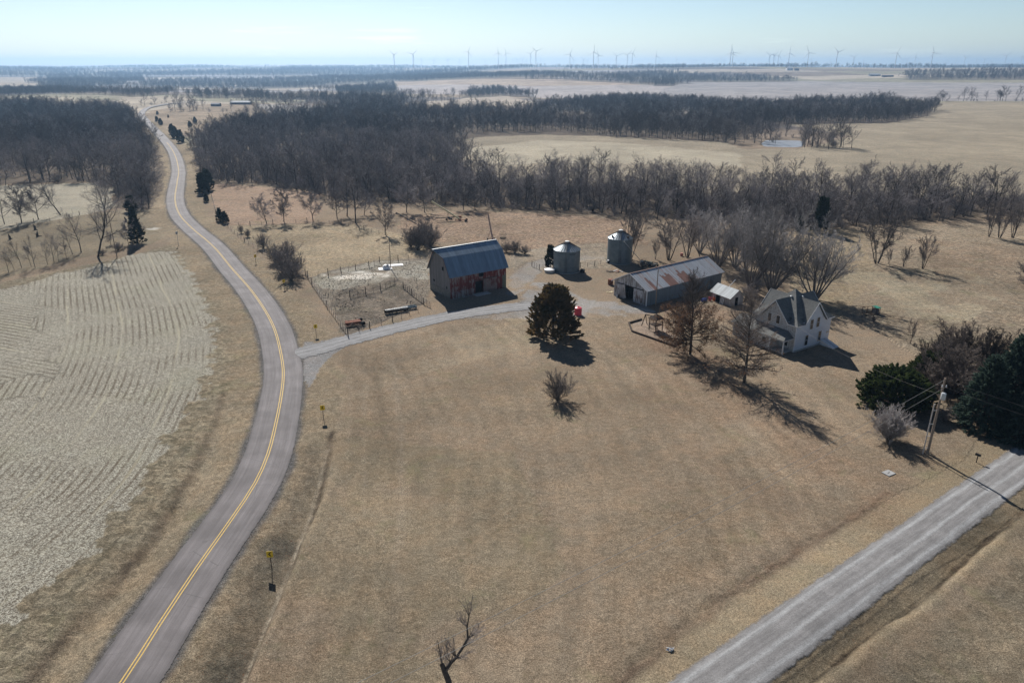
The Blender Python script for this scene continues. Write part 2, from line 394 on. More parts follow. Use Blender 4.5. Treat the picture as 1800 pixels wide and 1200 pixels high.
    sh=(1-sm(ad+(nz-.5)*.9,3.7,4.7))[:,None]; base[:]=base*(1-sh)+np.array((.15,.14,.125))*sh
    # gravel road verge
    s2,_=polydist(X,Y,[GRAVEL[0],GRAVEL[-1]]); a2=np.abs(s2)
    v=(1-sm(a2+(nz-.5)*3,5,8.5))[:,None]; base[:]=base*(1-v)+np.array((.31,.245,.155))*v
    # below gravel road: rougher, duller grass
    v_gr=v[:,0].copy(); m=(s2>8); k=sm(s2,7,10)[:,None]*(D<400)[:,None]; base[:]=base*(1-k)+np.array((.225,.182,.122))*k; det[:,2]=np.maximum(det[:,2],k[:,0]*.5)
    # strokes: leaf lines, ditch grass, dark ditch lines, painted ditch-slope shade, mower tracks
    def stroke(pl,wd,col,a,tu=None,px=True):
        P=catmull([flat(*p) for p in pl],3) if px else pl
        xs=[p[0] for p in P]; yy=[p[1] for p in P]
        idx=np.nonzero((X>min(xs)-12)&(X<max(xs)+12)&(Y>min(yy)-12)&(Y<max(yy)+12))[0]
        d,_=polydist(X[idx],Y[idx],P); d=d+(fbm(X[idx],Y[idx],2.5,77,2)-.5)*wd*1.4
        f=(np.exp(-(d/wd)**2)*a*(.5+vn(X[idx],Y[idx],4,78)))[:,None]; f=np.clip(f,0,1)
        base[idx]=base[idx]*(1-f)+np.array(col)*f
        if tu is not None: det[idx,2]=np.maximum(det[idx,2],f[:,0]*tu)
    stroke(D1L[2:16],1.5,(.14,.12,.09),.38,.6,False); stroke(D1L[11:],2.3,(.12,.105,.078),.72,.8,False); stroke(D1,.5,(.11,.085,.06),.75,1,False); stroke(D2,.8,(.31,.255,.17),.55,1,False); stroke([(x-1.4,y) for x,y in D2],.7,(.13,.10,.07),.6,1,False)  # D1L strokes: shade of the ditch slope painted into the grass colour
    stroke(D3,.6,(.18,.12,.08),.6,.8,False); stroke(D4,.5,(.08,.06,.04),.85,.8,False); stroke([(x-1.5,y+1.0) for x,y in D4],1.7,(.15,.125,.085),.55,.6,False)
    stroke([(545,612),(590,603),(640,594)],1.2,(.23,.22,.20),.5); stroke([(575,790),(540,900),(488,1030),(416,1200)],.25,(.45,.38,.27),.6)
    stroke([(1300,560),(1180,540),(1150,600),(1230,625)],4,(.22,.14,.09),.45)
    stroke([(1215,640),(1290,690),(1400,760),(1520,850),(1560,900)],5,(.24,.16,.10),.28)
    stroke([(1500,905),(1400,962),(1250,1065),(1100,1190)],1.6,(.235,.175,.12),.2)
    stroke([(690,640),(702,720),(706,850),(698,1000),(680,1190)],.6,(.36,.30,.22),.22)
    DM=[flat(*p) for p in [(535,600),(560,604),(590,597),(604,607),(578,626),(560,648),(545,680),(530,660)]]; kk=np.nonzero(inpoly(JX,JY,DM))[0]; base[kk]=np.array((.285,.27,.245)); det[kk]=0
    stroke([(655,625),(676,760),(700,790)],1.0,(.19,.15,.10),.4)
    stroke([(700,1060),(688,1130),(672,1200)],1.3,(.19,.145,.095),.5)
    stroke([(1700,1200),(1800,1110)],1.2,(.33,.27,.18),.3); stroke([(1500,1215),(1800,1000)],1.0,(.16,.125,.085),.3)
    for q in ((600,660,598,760),(615,650,612,800),(640,640,640,900)): stroke([(q[0],q[1]),((q[0]+q[2])/2+1,(q[1]+q[3])/2),(q[2],q[3])],.35,(.36,.29,.20),.25)
    for q in ((960,450,900,470),(1000,440,1060,432),(905,480,925,462)): stroke([(q[0],q[1]),((q[0]+q[2])/2,(q[1]+q[3])/2+1),(q[2],q[3])],1.2,(.24,.19,.14),.4)
    # light rows in plot by the road (raked hay lines)
    # woodland floor
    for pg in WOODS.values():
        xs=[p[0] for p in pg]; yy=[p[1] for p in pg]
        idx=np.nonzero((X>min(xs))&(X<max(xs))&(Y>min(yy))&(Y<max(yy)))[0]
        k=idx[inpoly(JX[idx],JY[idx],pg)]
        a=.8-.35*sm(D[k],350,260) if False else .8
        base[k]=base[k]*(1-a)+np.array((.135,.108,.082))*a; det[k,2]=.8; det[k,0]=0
    base*=np.array((.92,.955,1.04)); wm=far_wood(X,Y,D); base[:]=base*(1-.7*wm[:,None])+np.array((.12,.10,.08))*.7*wm[:,None]
    # row coordinates
    rc=polydist(X,Y,ROAD[:150])[0]
    alt=(X*.35+Y*.94)
    mow=np.zeros(n); kq=inpoly(X,Y,lawn); mow[kq]=1; mow*= (1-v_gr)
    sel=sm(X+ (fbm(X,Y,14,91,2)-.5)*22,-76,-84)
    sel=np.where((X<-.70*Y+(fbm(X,Y,14,91,2)-.5)*16)&(Y>116+(fbm(X,Y,10,93,2)-.5)*20),1.0,0.0)
    rowc=np.where(sel>.5,alt,rc)
    # build mesh
    ny=len(ys); I=np.arange(n).reshape(ny,NCOL)
    Fq=np.stack([I[:-1,:-1].ravel(),I[:-1,1:].ravel(),I[1:,1:].ravel(),I[1:,:-1].ravel()],1)
    me=mesh_np('ground',np.stack([X,Y,Z],1),Fq,[ground_mat()],True)
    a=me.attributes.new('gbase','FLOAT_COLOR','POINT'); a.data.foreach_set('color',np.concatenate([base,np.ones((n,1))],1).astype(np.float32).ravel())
    a=me.attributes.new('gdet','FLOAT_COLOR','POINT'); a.data.foreach_set('color',det.astype(np.float32).ravel())
    a=me.attributes.new('mow','FLOAT','POINT'); a.data.foreach_set('value',mow.astype(np.float32))
    a=me.attributes.new('rowc','FLOAT','POINT'); a.data.foreach_set('value',rowc.astype(np.float32))
    o=link('ground',me); tag(o,kind='structure')
FARSTRIPS=[W(q) for q in [
 [(-100,172),(60,170),(130,168),(215,172),(330,168),(345,174),(560,182),(600,184),(600,176),(500,170),(340,168),(130,164),(20,160),(-100,162)],
 [(82,158),(190,158),(235,150),(240,143),(190,143),(82,140)],[(270,152),(420,156),(420,146),(330,145),(275,146)],[(420,150),(560,150),(640,146),(700,142),(690,137),(500,140),(400,142)],[(-100,130),(60,130),(250,133),(250,128),(-100,127)],[(260,130),(420,133),(640,133),(690,131),(500,127),(250,126)],
 [(600,186),(700,182),(760,178),(800,172),(700,168),(600,168)],
 [(680,144),(780,142),(1000,141),(1080,144),(1150,150),(1180,144),(1150,138),(1050,134),(880,130),(700,132)],
 [(1160,142),(1250,143),(1380,143),(1375,137),(1300,132),(1240,134),(1160,138)],
 [(1580,140),(1660,142),(1900,143),(1900,132),(1700,128),(1600,130)],
 [(800,174),(860,168),(930,172),(920,166),(860,160),(800,166)]]]
def far_wood(X,Y,D):
    az=np.degrees(np.arctan2(X,Y))
    th=.60-.13*sm(-az,-5,18)
    nn=fbm(X*.55,Y,330,71,3)
    m=sm(nn,th,th+.05)*sm(D,1500,2300)*(1-sm(D,12500,14000))
    # keep the clean pale fields clean
    for pg in FIELDS_CLEAR: m=np.where(inpoly(X,Y,pg),0,m)
    jx=X+(fbm(X,Y,260,81,3)-.5)*260*sm(D,900,2500); jy=Y+(fbm(X,Y,300,82,3)-.5)*420*sm(D,900,2500); gp=fbm(X*.6,Y,170,83,3)>.40
    for pg in FARSTRIPS: m=np.where(inpoly(jx,jy,pg)&gp,1.0,m)
    return m
FIELDS_CLEAR=[W(q) for q in [[(160,164),(255,156),(330,162),(420,164),(600,168),(590,160),(420,158),(330,158),(240,153)],[(255,143),(420,142),(560,138),(560,135),(300,136),(250,137)],[(430,168),(520,160),(600,156),(690,150),(690,143),(600,148),(520,156)],[(1150,165),(1200,146),(1380,145),(1580,143),(1900,147),(1900,178),(1640,178),(1560,172),(1380,178),(1200,176)],
 [(690,144),(930,143),(1000,142),(1150,150),(1150,172),(1000,176),(900,168),(700,165)],[(-100,137),(80,136),(100,150),(60,158),(-100,156)],
 [(1180,142),(1240,133),(1380,128),(1540,126),(1590,129),(1580,143),(1380,145)]]]
def ground_mat():
    t=NT('ground_cover'); P=t.n('ShaderNodeNewGeometry').outputs['Position']
    gb=t.attr('gbase').outputs['Color']; gd=t.attr('gdet'); ds=t.n('ShaderNodeSeparateColor'); t.l(gd.outputs['Color'],ds.inputs[0])
    st,ro,tu=ds.outputs[0],ds.outputs[1],ds.outputs[2]; rc=t.attr('rowc').outputs['Fac']; far=gd.outputs['Alpha']
    nf=t.noise(.009,4,.6,P,.6); n0=t.noise(.035,4,.6,P); n1=t.noise(.28,5,.62,P); n2=t.noise(1.7,5,.7,P); n3=t.noise(6.0,5,.75,P); n4=t.noise(14,3,.7,P)
    c=t.scalec(gb,t.m2('ADD',t.m2('MULTIPLY',t.ramp(n0,.3,.7,-.14,.14),1.0),1.0))
    c=t.scalec(c,t.ramp(nf,.35,.65,.84,1.10))
    c=t.mix(t.ramp(n1,.35,.7,0,.5),c,t.mix(1.0,c,(1.07,.94,.84),'MULTIPLY'))
    n0b=t.noise(.09,4,.6,P,1.0)
    c=t.mix(t.ramp(n0b,.42,.68,0,.5),c,t.mix(1.0,c,(.76,.80,.84),'MULTIPLY'))
    n5=t.noise(27,2,.7,P); n6=t.noise(.75,4,.6,P)
    c=t.scalec(c,t.ramp(n2,.27,.73,.82,1.17)); c=t.scalec(c,t.ramp(n3,.32,.68,.62,1.42)); c=t.scalec(c,t.ramp(n4,.34,.68,.62,1.42)); c=t.scalec(c,t.ramp(n5,.3,.7,.78,1.24))
    lf=t.ramp(t.noise(3.3,3,.85,P,.3),.60,.66,0,.55); c=t.mix(t.m2('MULTIPLY',lf,t.ramp(t.noise(.05,3,.6,P),.45,.62)),c,(.20,.095,.05))
    c=t.mix(t.m2('MULTIPLY',t.ramp(t.noise(.11,5,.7,P,.5),.56,.72),.35),c,(.185,.185,.10))
    mw=t.m2('SINE',t.m2('MULTIPLY',t.m2('ADD',rc,t.m2('MULTIPLY',t.noise(.03,3,.5,P),14)),2*math.pi/3.4)); mw2=t.m2('SINE',t.m2('MULTIPLY',t.m2('ADD',rc,t.m2('MULTIPLY',t.noise(.02,3,.5,P),20)),2*math.pi/9.0))
    mg=t.m2('MULTIPLY',t.attr('mow').outputs['Fac'],t.ramp(t.noise(.045,3,.6,P),.35,.6)); mk=t.m2('MULTIPLY',mg,t.m2('ADD',t.m2('MULTIPLY',mw,.075),t.m2('MULTIPLY',mw2,.025)))
    c=t.scalec(c,t.m2('ADD',1.0,mk))
    # tufts: darker hollows, paler heads
    tf=t.noise(.9,6,.72,P,.6); tw=t.ramp(tf,.40,.62,.62,1.22)
    c=t.mix(tu,c,t.scalec(c,tw))
    tb=t.noise(.16,4,.7,P,.8)
    c=t.mix(t.m2('MULTIPLY',tu,t.ramp(tb,.5,.66,0,.6)),c,t.mix(1.0,c,(.72,.74,.7),'MULTIPLY'))
    # stubble flecks
    fl=t.noise(4.5,4,.8,P,.4); fl2=t.noise(.07,3,.6,P)
    soil=t.mix(t.ramp(fl2,.35,.65),(.10,.08,.06),(.15,.13,.10))
    sc=t.mix(t.ramp(fl,.44,.56),soil,t.mix(t.ramp(n4,.35,.65),(.34,.315,.25),(.76,.74,.63)))
    vo=t.noise(1.3,4,.75,P,.5); sc=t.scalec(sc,t.ramp(vo,.3,.7,.74,1.22))
    sc=t.mix(t.ramp(fl2,.5,.68,0,.35),sc,t.mix(1.0,sc,(.8,.84,.74),'MULTIPLY'))
    c=t.mix(st,c,t.mix(.25,sc,c))
    sn=t.m2('SINE',t.m2('MULTIPLY',t.m2('ADD',rc,t.m2('MULTIPLY',t.noise(.22,2,.5,P),.28)),2*math.pi/1.35))
    rm=t.m2('MULTIPLY',t.ramp(sn,.15,.95),t.ramp(t.noise(.055,3,.7,P,.6),.40,.60,.15,1.0))
    rm=t.m2('MULTIPLY',t.m2('MULTIPLY',t.m2('MULTIPLY',rm,ro),.8),t.ramp(t.noise(1.6,3,.7,P),.35,.6,.35,1.0))
    c=t.mix(rm,c,(.115,.088,.06))
    tl=t.ramp(t.m2('ABSOLUTE',t.m2('SUBTRACT',t.m2('FRACT',t.m2('DIVIDE',t.m2('ADD',rc,t.m2('MULTIPLY',t.noise(.02,2,.5,P),5)),11.0)),.5)),0,.035,1,0); c=t.mix(t.m2('MULTIPLY',t.m2('MULTIPLY',tl,ro),t.ramp(t.noise(.06,2,.5,P),.4,.6,.1,.55)),c,(.46,.42,.31))
    wd=t.ramp(t.noise(.42,4,.65,P,.4),.655,.71,0,.5); c=t.mix(t.m2('MULTIPLY',wd,t.m2('SUBTRACT',1.0,st)),c,(.12,.11,.065))
    h=t.m2('ADD',t.m2('MULTIPLY',n2,.22),t.m2('ADD',t.m2('MULTIPLY',n3,.30),t.m2('MULTIPLY',t.m2('MULTIPLY',tf,tu),1.5)))
    h=t.m2('ADD',h,t.m2('MULTIPLY',n4,.16))
    h=t.m2('ADD',h,t.m2('MULTIPLY',t.m2('MULTIPLY',fl,st),.5)); h=t.m2('SUBTRACT',h,t.m2('MULTIPLY',rm,.25))
    t.bump(h,.75,.35)
    return t.fin(c,1.0,0,.05)
# ------------------------------------------------------------------ ribbons
def ribbon(name,pl,offs,zoff,mat,crown=0,far=True,edge=0):
    P=np.array(pl); T=np.gradient(P,axis=0); T/=np.linalg.norm(T,axis=1)[:,None]; N=np.stack([T[:,1],-T[:,0]],1)
    L=np.concatenate([[0],np.cumsum(np.linalg.norm(np.diff(P,axis=0),axis=1))])
    n=len(P); m=len(offs); V=np.zeros((n,m,3)); ac=np.zeros((n,m)); al=np.zeros((n,m))
    for j,o in enumerate(offs):
        q=P+N*o; V[:,j,:2]=q; V[:,j,2]=terrain(q[:,0],q[:,1]); ac[:,j]=o; al[:,j]=L
    D=np.hypot(P[:,0],P[:,1]); mid=V[:,m//2,2].copy()
    for j,o in enumerate(offs):
        V[:,j,2]=np.where(D>300,np.maximum(V[:,j,2],mid-.05),V[:,j,2])+zoff+crown*(1-(o/offs[-1])**2)+np.clip((D-350)*.0012,0,1.2)
    I=np.arange(n*m).reshape(n,m)
    Fq=np.stack([I[:-1,:-1].ravel(),I[:-1,1:].ravel(),I[1:,1:].ravel(),I[1:,:-1].ravel()],1)
    me=mesh_np(name,V.reshape(-1,3),Fq,mat,True)
    a=me.attributes.new('across','FLOAT','POINT'); a.data.foreach_set('value',ac.ravel().astype(np.float32))
    a=me.attributes.new('along','FLOAT','POINT'); a.data.foreach_set('value',al.ravel().astype(np.float32))
    return link(name,me)
def ragged(t,ac,half,soft,P,nscale=1.2,amp=.8,extra=None):
    """ragged gravel/asphalt edge: transparent where the surface ends"""
    d=t.m2('SUBTRACT',half,t.m2('ABSOLUTE',ac)); nz=t.m2('MULTIPLY',t.m2('SUBTRACT',t.noise(nscale,5,.75,P),.5),amp*2)
    a=t.ramp(t.m2('ADD',d,nz),0,soft)
    if extra is not None: a=t.m2('MULTIPLY',a,t.ramp(t.m2('ADD',extra,t.m2('MULTIPLY',nz,4.0)),0,3,0,1))
    tr=t.n('ShaderNodeBsdfTransparent'); mx=t.n('ShaderNodeMixShader'); t.l(a,mx.inputs[0]); t.l(tr.outputs[0],mx.inputs[1]); t.l(t.b.outputs[0],mx.inputs[2]); t.l(mx.outputs[0],t.out.inputs[0])
def asphalt():
    t=NT('asphalt'); P=t.n('ShaderNodeNewGeometry').outputs['Position']
    ac=t.attr('across').outputs['Fac']; al=t.attr('along').outputs['Fac']
    cv=t.n('ShaderNodeCombineXYZ'); t.l(ac,cv.inputs[0]); t.l(t.m2('MULTIPLY',al,.03),cv.inputs[1])
    s1=t.noise(3.5,5,.7,cv.outputs[0]); s2=t.noise(.25,4,.6,P); s3=t.noise(9,4,.8,P)
    c=t.mix(t.ramp(s2,.35,.65),(.128,.117,.119),(.16,.147,.15))
    a=t.m2('ABSOLUTE',ac)
    wt=t.m2('ADD',t.ramp(t.m2('ABSOLUTE',t.m2('SUBTRACT',a,.95)),0,.55,1,0),t.ramp(t.m2('ABSOLUTE',t.m2('SUBTRACT',a,2.6)),0,.5,1,0))
    c=t.scalec(c,t.m2('ADD',1.0,t.m2('MULTIPLY',wt,.13))); c=t.scalec(c,t.ramp(s1,.3,.7,.84,1.17)); c=t.scalec(c,t.ramp(s3,.3,.7,.9,1.1))
    c=t.scalec(c,t.ramp(a,3.1,3.55,1,.72)); t.bump(s3,.2,.02)
    cr=t.n('ShaderNodeTexVoronoi'); cr.feature='DISTANCE_TO_EDGE'; cr.inputs['Scale'].default_value=.22; t.l(P,cr.inputs['Vector']); ck=t.m2('MULTIPLY',t.ramp(cr.outputs['Distance'],0,.012,1,0),t.ramp(s2,.5,.6)); c=t.mix(t.m2('MULTIPLY',ck,.55),c,(.05,.05,.05)); pt=t.noise(.09,2,.5,P); c=t.scalec(c,t.ramp(pt,.45,.55,.93,1.06)); ragged(t,ac,3.62,.12,P,1.1,.30)
    return t.fin(c,.85,0,.35)
def gravelmat(name,half,base=(.215,.21,.21),pale=(.33,.335,.34),tracks=(-1.9,.35,2.0),amp=.6,end=None):
    t=NT(name); P=t.n('ShaderNodeNewGeometry').outputs['Position']; ac=t.attr('across').outputs['Fac']; al=t.attr('along').outputs['Fac']
    acn=t.m2('ADD',ac,t.m2('MULTIPLY',t.m2('SUBTRACT',t.noise(.12,3,.6,P),.5),.9))
    cv=t.n('ShaderNodeCombineXYZ'); t.l(ac,cv.inputs[0]); t.l(t.m2('MULTIPLY',al,.06),cv.inputs[1])
    s1=t.noise(2.6,5,.7,cv.outputs[0]); s2=t.noise(.4,5,.7,P); s3=t.noise(7,5,.8,P)
    c=t.mix(t.ramp(s2,.3,.7),tuple(q*.85 for q in base),tuple(q*1.12 for q in base))
    f=None
    for q in tracks:
        g=t.ramp(t.m2('ABSOLUTE',t.m2('SUBTRACT',acn,q)),0,.5,1,0); f=g if f is None else t.m2('ADD',f,g,clamp=True)
    f=t.m2('MULTIPLY',f,t.ramp(t.noise(1.4,5,.8,P),.3,.6,.35,1))
    c=t.mix(f,c,pale); c=t.scalec(c,t.ramp(s1,.3,.7,.82,1.18)); c=t.scalec(c,t.ramp(s3,.28,.72,.72,1.28)); t.bump(s3,.4,.05)
    ragged(t,ac,half,.5,P,.7,amp,t.m2('SUBTRACT',end,al) if end else None)
    return t.fin(c,.95,0,.2)
# ------------------------------------------------------------------ trees
def _n(v):
    l=math.sqrt(v[0]*v[0]+v[1]*v[1]+v[2]*v[2]) or 1; return (v[0]/l,v[1]/l,v[2]/l)
def _dev(rng,d,ang):
    """unit vector at angle ang from d, random azimuth"""
    a=(rng.gauss(0,1),rng.gauss(0,1),rng.gauss(0,1)); k=a[0]*d[0]+a[1]*d[1]+a[2]*d[2]
    p=_n((a[0]-k*d[0],a[1]-k*d[1],a[2]-k*d[2])); c,s=math.cos(ang),math.sin(ang)
    return (d[0]*c+p[0]*s,d[1]*c+p[1]*s,d[2]*c+p[2]*s)
def grow(rng,p,d,L,r,lv,S,out):
    sp=S[lv]; n=sp['n']; w=sp.get('w',.12); tr=sp.get('up',0); end=sp.get('end',.3); last=lv==len(S)-1
    step=L/n; fr=[]; pts=[p]; rs=[r]
    for i in range(n):
        d=_n((d[0]+rng.gauss(0,w),d[1]+rng.gauss(0,w),d[2]+rng.gauss(0,w)*.7+tr))
        q=(p[0]+d[0]*step,p[1]+d[1]*step,max(.05,p[2]+d[2]*step)); r2=r*(1-(i+1)/n*(1-end))
        out.append((p,q,rs[-1],r2,lv)); p=q; rs.append(r2); pts.append(p); fr.append(d)
    if last: return
    nx=S[lv+1]; k=nx['kids']; st=nx.get('start',.25)
    for j in range(k):
        f=st+(1-st)*(j+rng.random())/k; f=min(f,.999)
        i=min(n-1,int(f*n)); g=f*n-i
        a,b=pts[i],pts[i+1]; q=tuple(a[m]+(b[m]-a[m])*g for m in range(3))
        sh=nx.get('shape'); fac=(sh(f) if sh else 1-.55*(f-st)/(1-st))
        ang=R(rng.uniform(*nx['ang']))*(1-.35*f if nx.get('narrow',True) else 1)
        cd=_dev(rng,fr[i],ang)
        if lv==0 and nx.get('flat'): 
            az=rng.uniform(0,6.283); el=R(nx['flat'](f)+rng.uniform(-8,8)); cd=(math.cos(az)*math.cos(el),math.sin(az)*math.cos(el),math.sin(el))
        grow(rng,q,cd,L*nx['ratio']*fac*rng.uniform(.7,1.15),max(nx.get('rmin',.012),min(rs[i]*.75,r0(nx,rs[i]))),lv+1,S,out)
def r0(nx,r): return r*nx.get('rr',.55)
def segmesh(name,segs,mat,sides):
    if not segs: return None
    A=np.array([s[0] for s in segs]); B=np.array([s[1] for s in segs]); ra=np.array([s[2] for s in segs]); rb=np.array([s[3] for s in segs])
    d=B-A; d/=np.maximum(np.linalg.norm(d,axis=1),1e-6)[:,None]
    u=np.where(np.abs(d[:,2:3])<.9,np.array([[0,0,1.]]),np.array([[1.,0,0]]))
    a=np.cross(d,u); a/=np.linalg.norm(a,axis=1)[:,None]; b=np.cross(a,d); n=len(segs)
    V=np.zeros((n,2,sides,3))
    for k in range(sides):
        t=2*math.pi*k/sides; q=a*math.cos(t)+b*math.sin(t)
        V[:,0,k]=A-d*ra[:,None]*.3+q*ra[:,None]; V[:,1,k]=B+q*rb[:,None]
    base=np.arange(n)[:,None]*2*sides; k=np.arange(sides)[None,:]; k2=(k+1)%sides
    Fq=np.stack([base+k,base+k2,base+sides+k2,base+sides+k],2).reshape(-1,4)
    return mesh_np(name,V.reshape(-1,3),Fq,mat,True)
def leafpatch(rng,centers,size,per,spread,squash=1.0):
    """small leaf faces scattered round centres -> V,F arrays (quads)"""
    C=np.repeat(np.array(centers),per,0); n=len(C); g=np.random.RandomState(rng.randint(0,99999))
    sp=g.normal(0,1,(n,3)); sp/=np.linalg.norm(sp,axis=1)[:,None]; sp*=(g.rand(n,1)**.45)*spread; sp[:,2]*=squash
    C=C+sp; a=g.normal(0,1,(n,3)); a/=np.linalg.norm(a,axis=1)[:,None]; b=np.cross(a,g.normal(0,1,(n,3))); b/=np.linalg.norm(b,axis=1)[:,None]
    s=size*(.6+.8*g.rand(n,1)); V=np.stack([C-a*s-b*s*.4,C+a*s*.3-b*s*.55,C+a*s+b*s*.2,C-a*s*.2+b*s*.6],1).reshape(-1,3)
    return V,np.arange(4*n).reshape(n,4)
def spraypatch(rng,cs,dirs,size,per,spread,L):
    n0=len(cs); g=np.random.RandomState(rng.randint(0,99999)); C=np.repeat(np.array(cs),per,0); Dd=np.repeat(np.array(dirs),per,0); n=len(C)
    ln=np.repeat(g.uniform(.6,1.25,(n0,1)),per,0)
    t=g.rand(n,1)**.8; sp=g.normal(0,1,(n,3)); sp/=np.linalg.norm(sp,axis=1)[:,None]; C=C+Dd*(t-.35)*L*ln+sp*spread*(1.02-t*.85)*(g.rand(n,1)**.5)
    a=Dd*.9+g.normal(0,.45,(n,3)); a/=np.linalg.norm(a,axis=1)[:,None]; b=np.cross(a,g.normal(0,1,(n,3))); b/=np.linalg.norm(b,axis=1)[:,None]
    s=size*(.6+.8*g.rand(n,1)); V=np.stack([C-a*s-b*s*.15,C+b*s*-.42,C+a*s*1.15,C+b*s*.42],1).reshape(-1,3)
    return V,np.arange(4*n).reshape(n,4)
def barkmat(name,col,var=.3):
    t=NT(name); oi=t.n('ShaderNodeObjectInfo'); n=t.noise(1.5,4,.7)
    c=t.mix(t.ramp(n,.3,.7),tuple(q*(1-var) for q in col),tuple(q*(1+var) for q in col))
    c=t.scalec(c,t.ramp(oi.outputs['Random'],0,1,.62,1.4,False)); return t.fin(c,.95,0,.1)
def leafmat(name,ca,cb,cc,sc=.9,tr=.0):
    t=NT(name); n=t.noise(sc,3,.6); n2=t.noise(sc*5,3,.7); oi=t.n('ShaderNodeObjectInfo')
    c=t.mix(t.ramp(n,.35,.65),ca,cb); c=t.mix(t.ramp(n2,.55,.75,0,.8),c,cc); c=t.scalec(c,t.ramp(oi.outputs['Random'],0,1,.85,1.15,False))
    m_=t.fin(c,.9,0,.15); tl=t.n('ShaderNodeBsdfTranslucent'); t.l(c,tl.inputs[0]); mx=t.n('ShaderNodeMixShader'); mx.inputs[0].default_value=.38
    t.l(t.b.outputs[0],mx.inputs[1]); t.l(tl.outputs[0],mx.inputs[2]); t.l(mx.outputs[0],t.out.inputs[0]); return m_
M={}
M['bark']=barkmat('grey_brown_bark',(.085,.075,.07)); M['twig']=barkmat('grey_twigs',(.21,.185,.175))
M['bark_dark']=barkmat('dark_bark',(.075,.065,.058)); M['twig_dark']=barkmat('brown_twigs',(.15,.125,.112))
M['maple']=barkmat('silver_bark',(.17,.15,.14)); M['maple_twig']=barkmat('silver_twigs',(.31,.29,.285))
M['pale_twig']=barkmat('pale_grey_twigs',(.42,.385,.375)); M['wood_twig']=barkmat('woodland_twigs',(.215,.195,.198))
M['oakleaf']=leafmat('withered_oak_leaves',(.17,.095,.055),(.22,.13,.08),(.11,.07,.05))
M['cedar']=leafmat('winter_cedar_sprays',(.10,.085,.03),(.25,.16,.07),(.34,.22,.10),.6)
M['juniper']=leafmat('green_juniper_sprays',(.03,.05,.016),(.075,.095,.032),(.13,.14,.045),.8)
M['spruce']=leafmat('blue_green_spruce_needles',(.04,.062,.048),(.085,.125,.095),(.15,.19,.15),.8)
M['darkcedar']=leafmat('dark_cedar_needles',(.016,.024,.014),(.030,.038,.020),(.05,.045,.025),.5)
PROTO={}
def proto(key,fn):
    if key not in PROTO: PROTO[key]=fn()
    return PROTO[key]
def split(key,segs,cut,bark,twig,s0=7,s1=4,s2=3,extra=None,leaf=None):
    tr=[s for s in segs if s[4]<cut]; c1=[s for s in segs if s[4]>=cut and s[2]>.035]; c2=[s for s in segs if s[4]>=cut and s[2]<=.035]
    H=max(s[1][2] for s in segs)
    t=segmesh(key+'_trunk',tr,M[bark],s0)
    # crown: limbs and twigs in one mesh
    parts=[]; V=[];Fa=[];mi=[];off=0
    for segs_,sd,m_ in ((c1,s1,0),(c2,s2,1)):
        if not segs_: continue
        me=segmesh('tmp',segs_,M[twig],sd); v=np.zeros(len(me.vertices)*3); me.vertices.foreach_get('co',v)
        q=np.zeros(len(me.loops),int); me.loops.foreach_get('vertex_index',q); V.append(v.reshape(-1,3)); Fa.append(q.reshape(-1,4)+off); mi+= [m_]*(len(q)//4); off+=len(v)//3
        bpy.data.meshes.remove(me)
    if extra is not None:
        v,f=extra; V.append(v); Fa.append(f+off); mi+=[2]*len(f)
    mats=[M[bark],M[twig]]+([M[leaf]] if leaf else [])
    c=mesh_np(key+'_crown',np.concatenate(V),np.concatenate(Fa),mats,False,mi)
    return dict(trunk=t,crown=c,H=H)
def woodland(seed,H=15,twigs=(7,6,5),thick=1.0,lean=.05,start=.28,ratio=.42,bark='bark',twig='wood_twig',key=None):
    rng=random.Random(seed); out=[]
    S=[dict(n=8,w=.07,up=.08,end=.2),
       dict(n=5,w=.13,up=.05,kids=twigs[0]+5,ang=(38,72),ratio=ratio,start=start,rr=.5,rmin=.04,shape=lambda f:1.12-.62*(f-.25)),
       dict(n=3,w=.18,up=.03,kids=twigs[1],ang=(28,65),ratio=.50,start=.2,rr=.5,rmin=.022*thick),
       dict(n=2,w=.22,up=.03,kids=twigs[2],ang=(28,70),ratio=.55,start=.15,rr=.5,rmin=.014*thick,end=.5)]
    if len(twigs)>3: S.append(dict(n=1,w=.2,up=.02,kids=twigs[3],ang=(25,65),ratio=.62,start=.1,rr=.5,rmin=.011*thick,end=.6))
    grow(rng,(0,0,-.2),_n((rng.gauss(0,lean),rng.gauss(0,lean),1)),H,H*.014+.03,0,S,out)
    return split(key or 'woodland%d'%seed,out,1,bark,twig)
def multistem(seed,H,stems,twigs,spread=(8,30),bark='maple',twig='maple_twig',r=.28,key='maple',ratio=.36,thick=1,start=.35):
    rng=random.Random(seed); out=[]
    S=[dict(n=8,w=.05,up=.035,end=.15),
       dict(n=4,w=.12,up=.05,kids=twigs[0],ang=(24,56),ratio=ratio,start=start,rr=.45,rmin=.03,end=.4),
       dict(n=3,w=.14,up=.05,kids=twigs[1],ang=(24,56),ratio=.50,start=.12,rr=.5,rmin=.018*thick,end=.5),
       dict(n=2,w=.18,up=.05,kids=twigs[2],ang=(22,56),ratio=.55,start=.1,rr=.5,rmin=.014*thick,end=.6)]
    if len(twigs)>3: S.append(dict(n=1,w=.16,up=.05,kids=twigs[3],ang=(20,52),ratio=.7,start=.05,rr=.5,rmin=.0145*thick,end=.6))
    for k in range(stems):
        az=2*math.pi*(k+rng.random()*.7)/stems; tl=R(rng.uniform(*spread)); d=(math.cos(az)*math.sin(tl),math.sin(az)*math.sin(tl),math.cos(tl))
        grow(rng,(math.cos(az)*r*1.3,math.sin(az)*r*1.3,-.15),d,H*rng.uniform(.8,1.08),r*rng.uniform(.55,1),0,S,out)
    return split(key+str(seed),out,1,bark,twig)
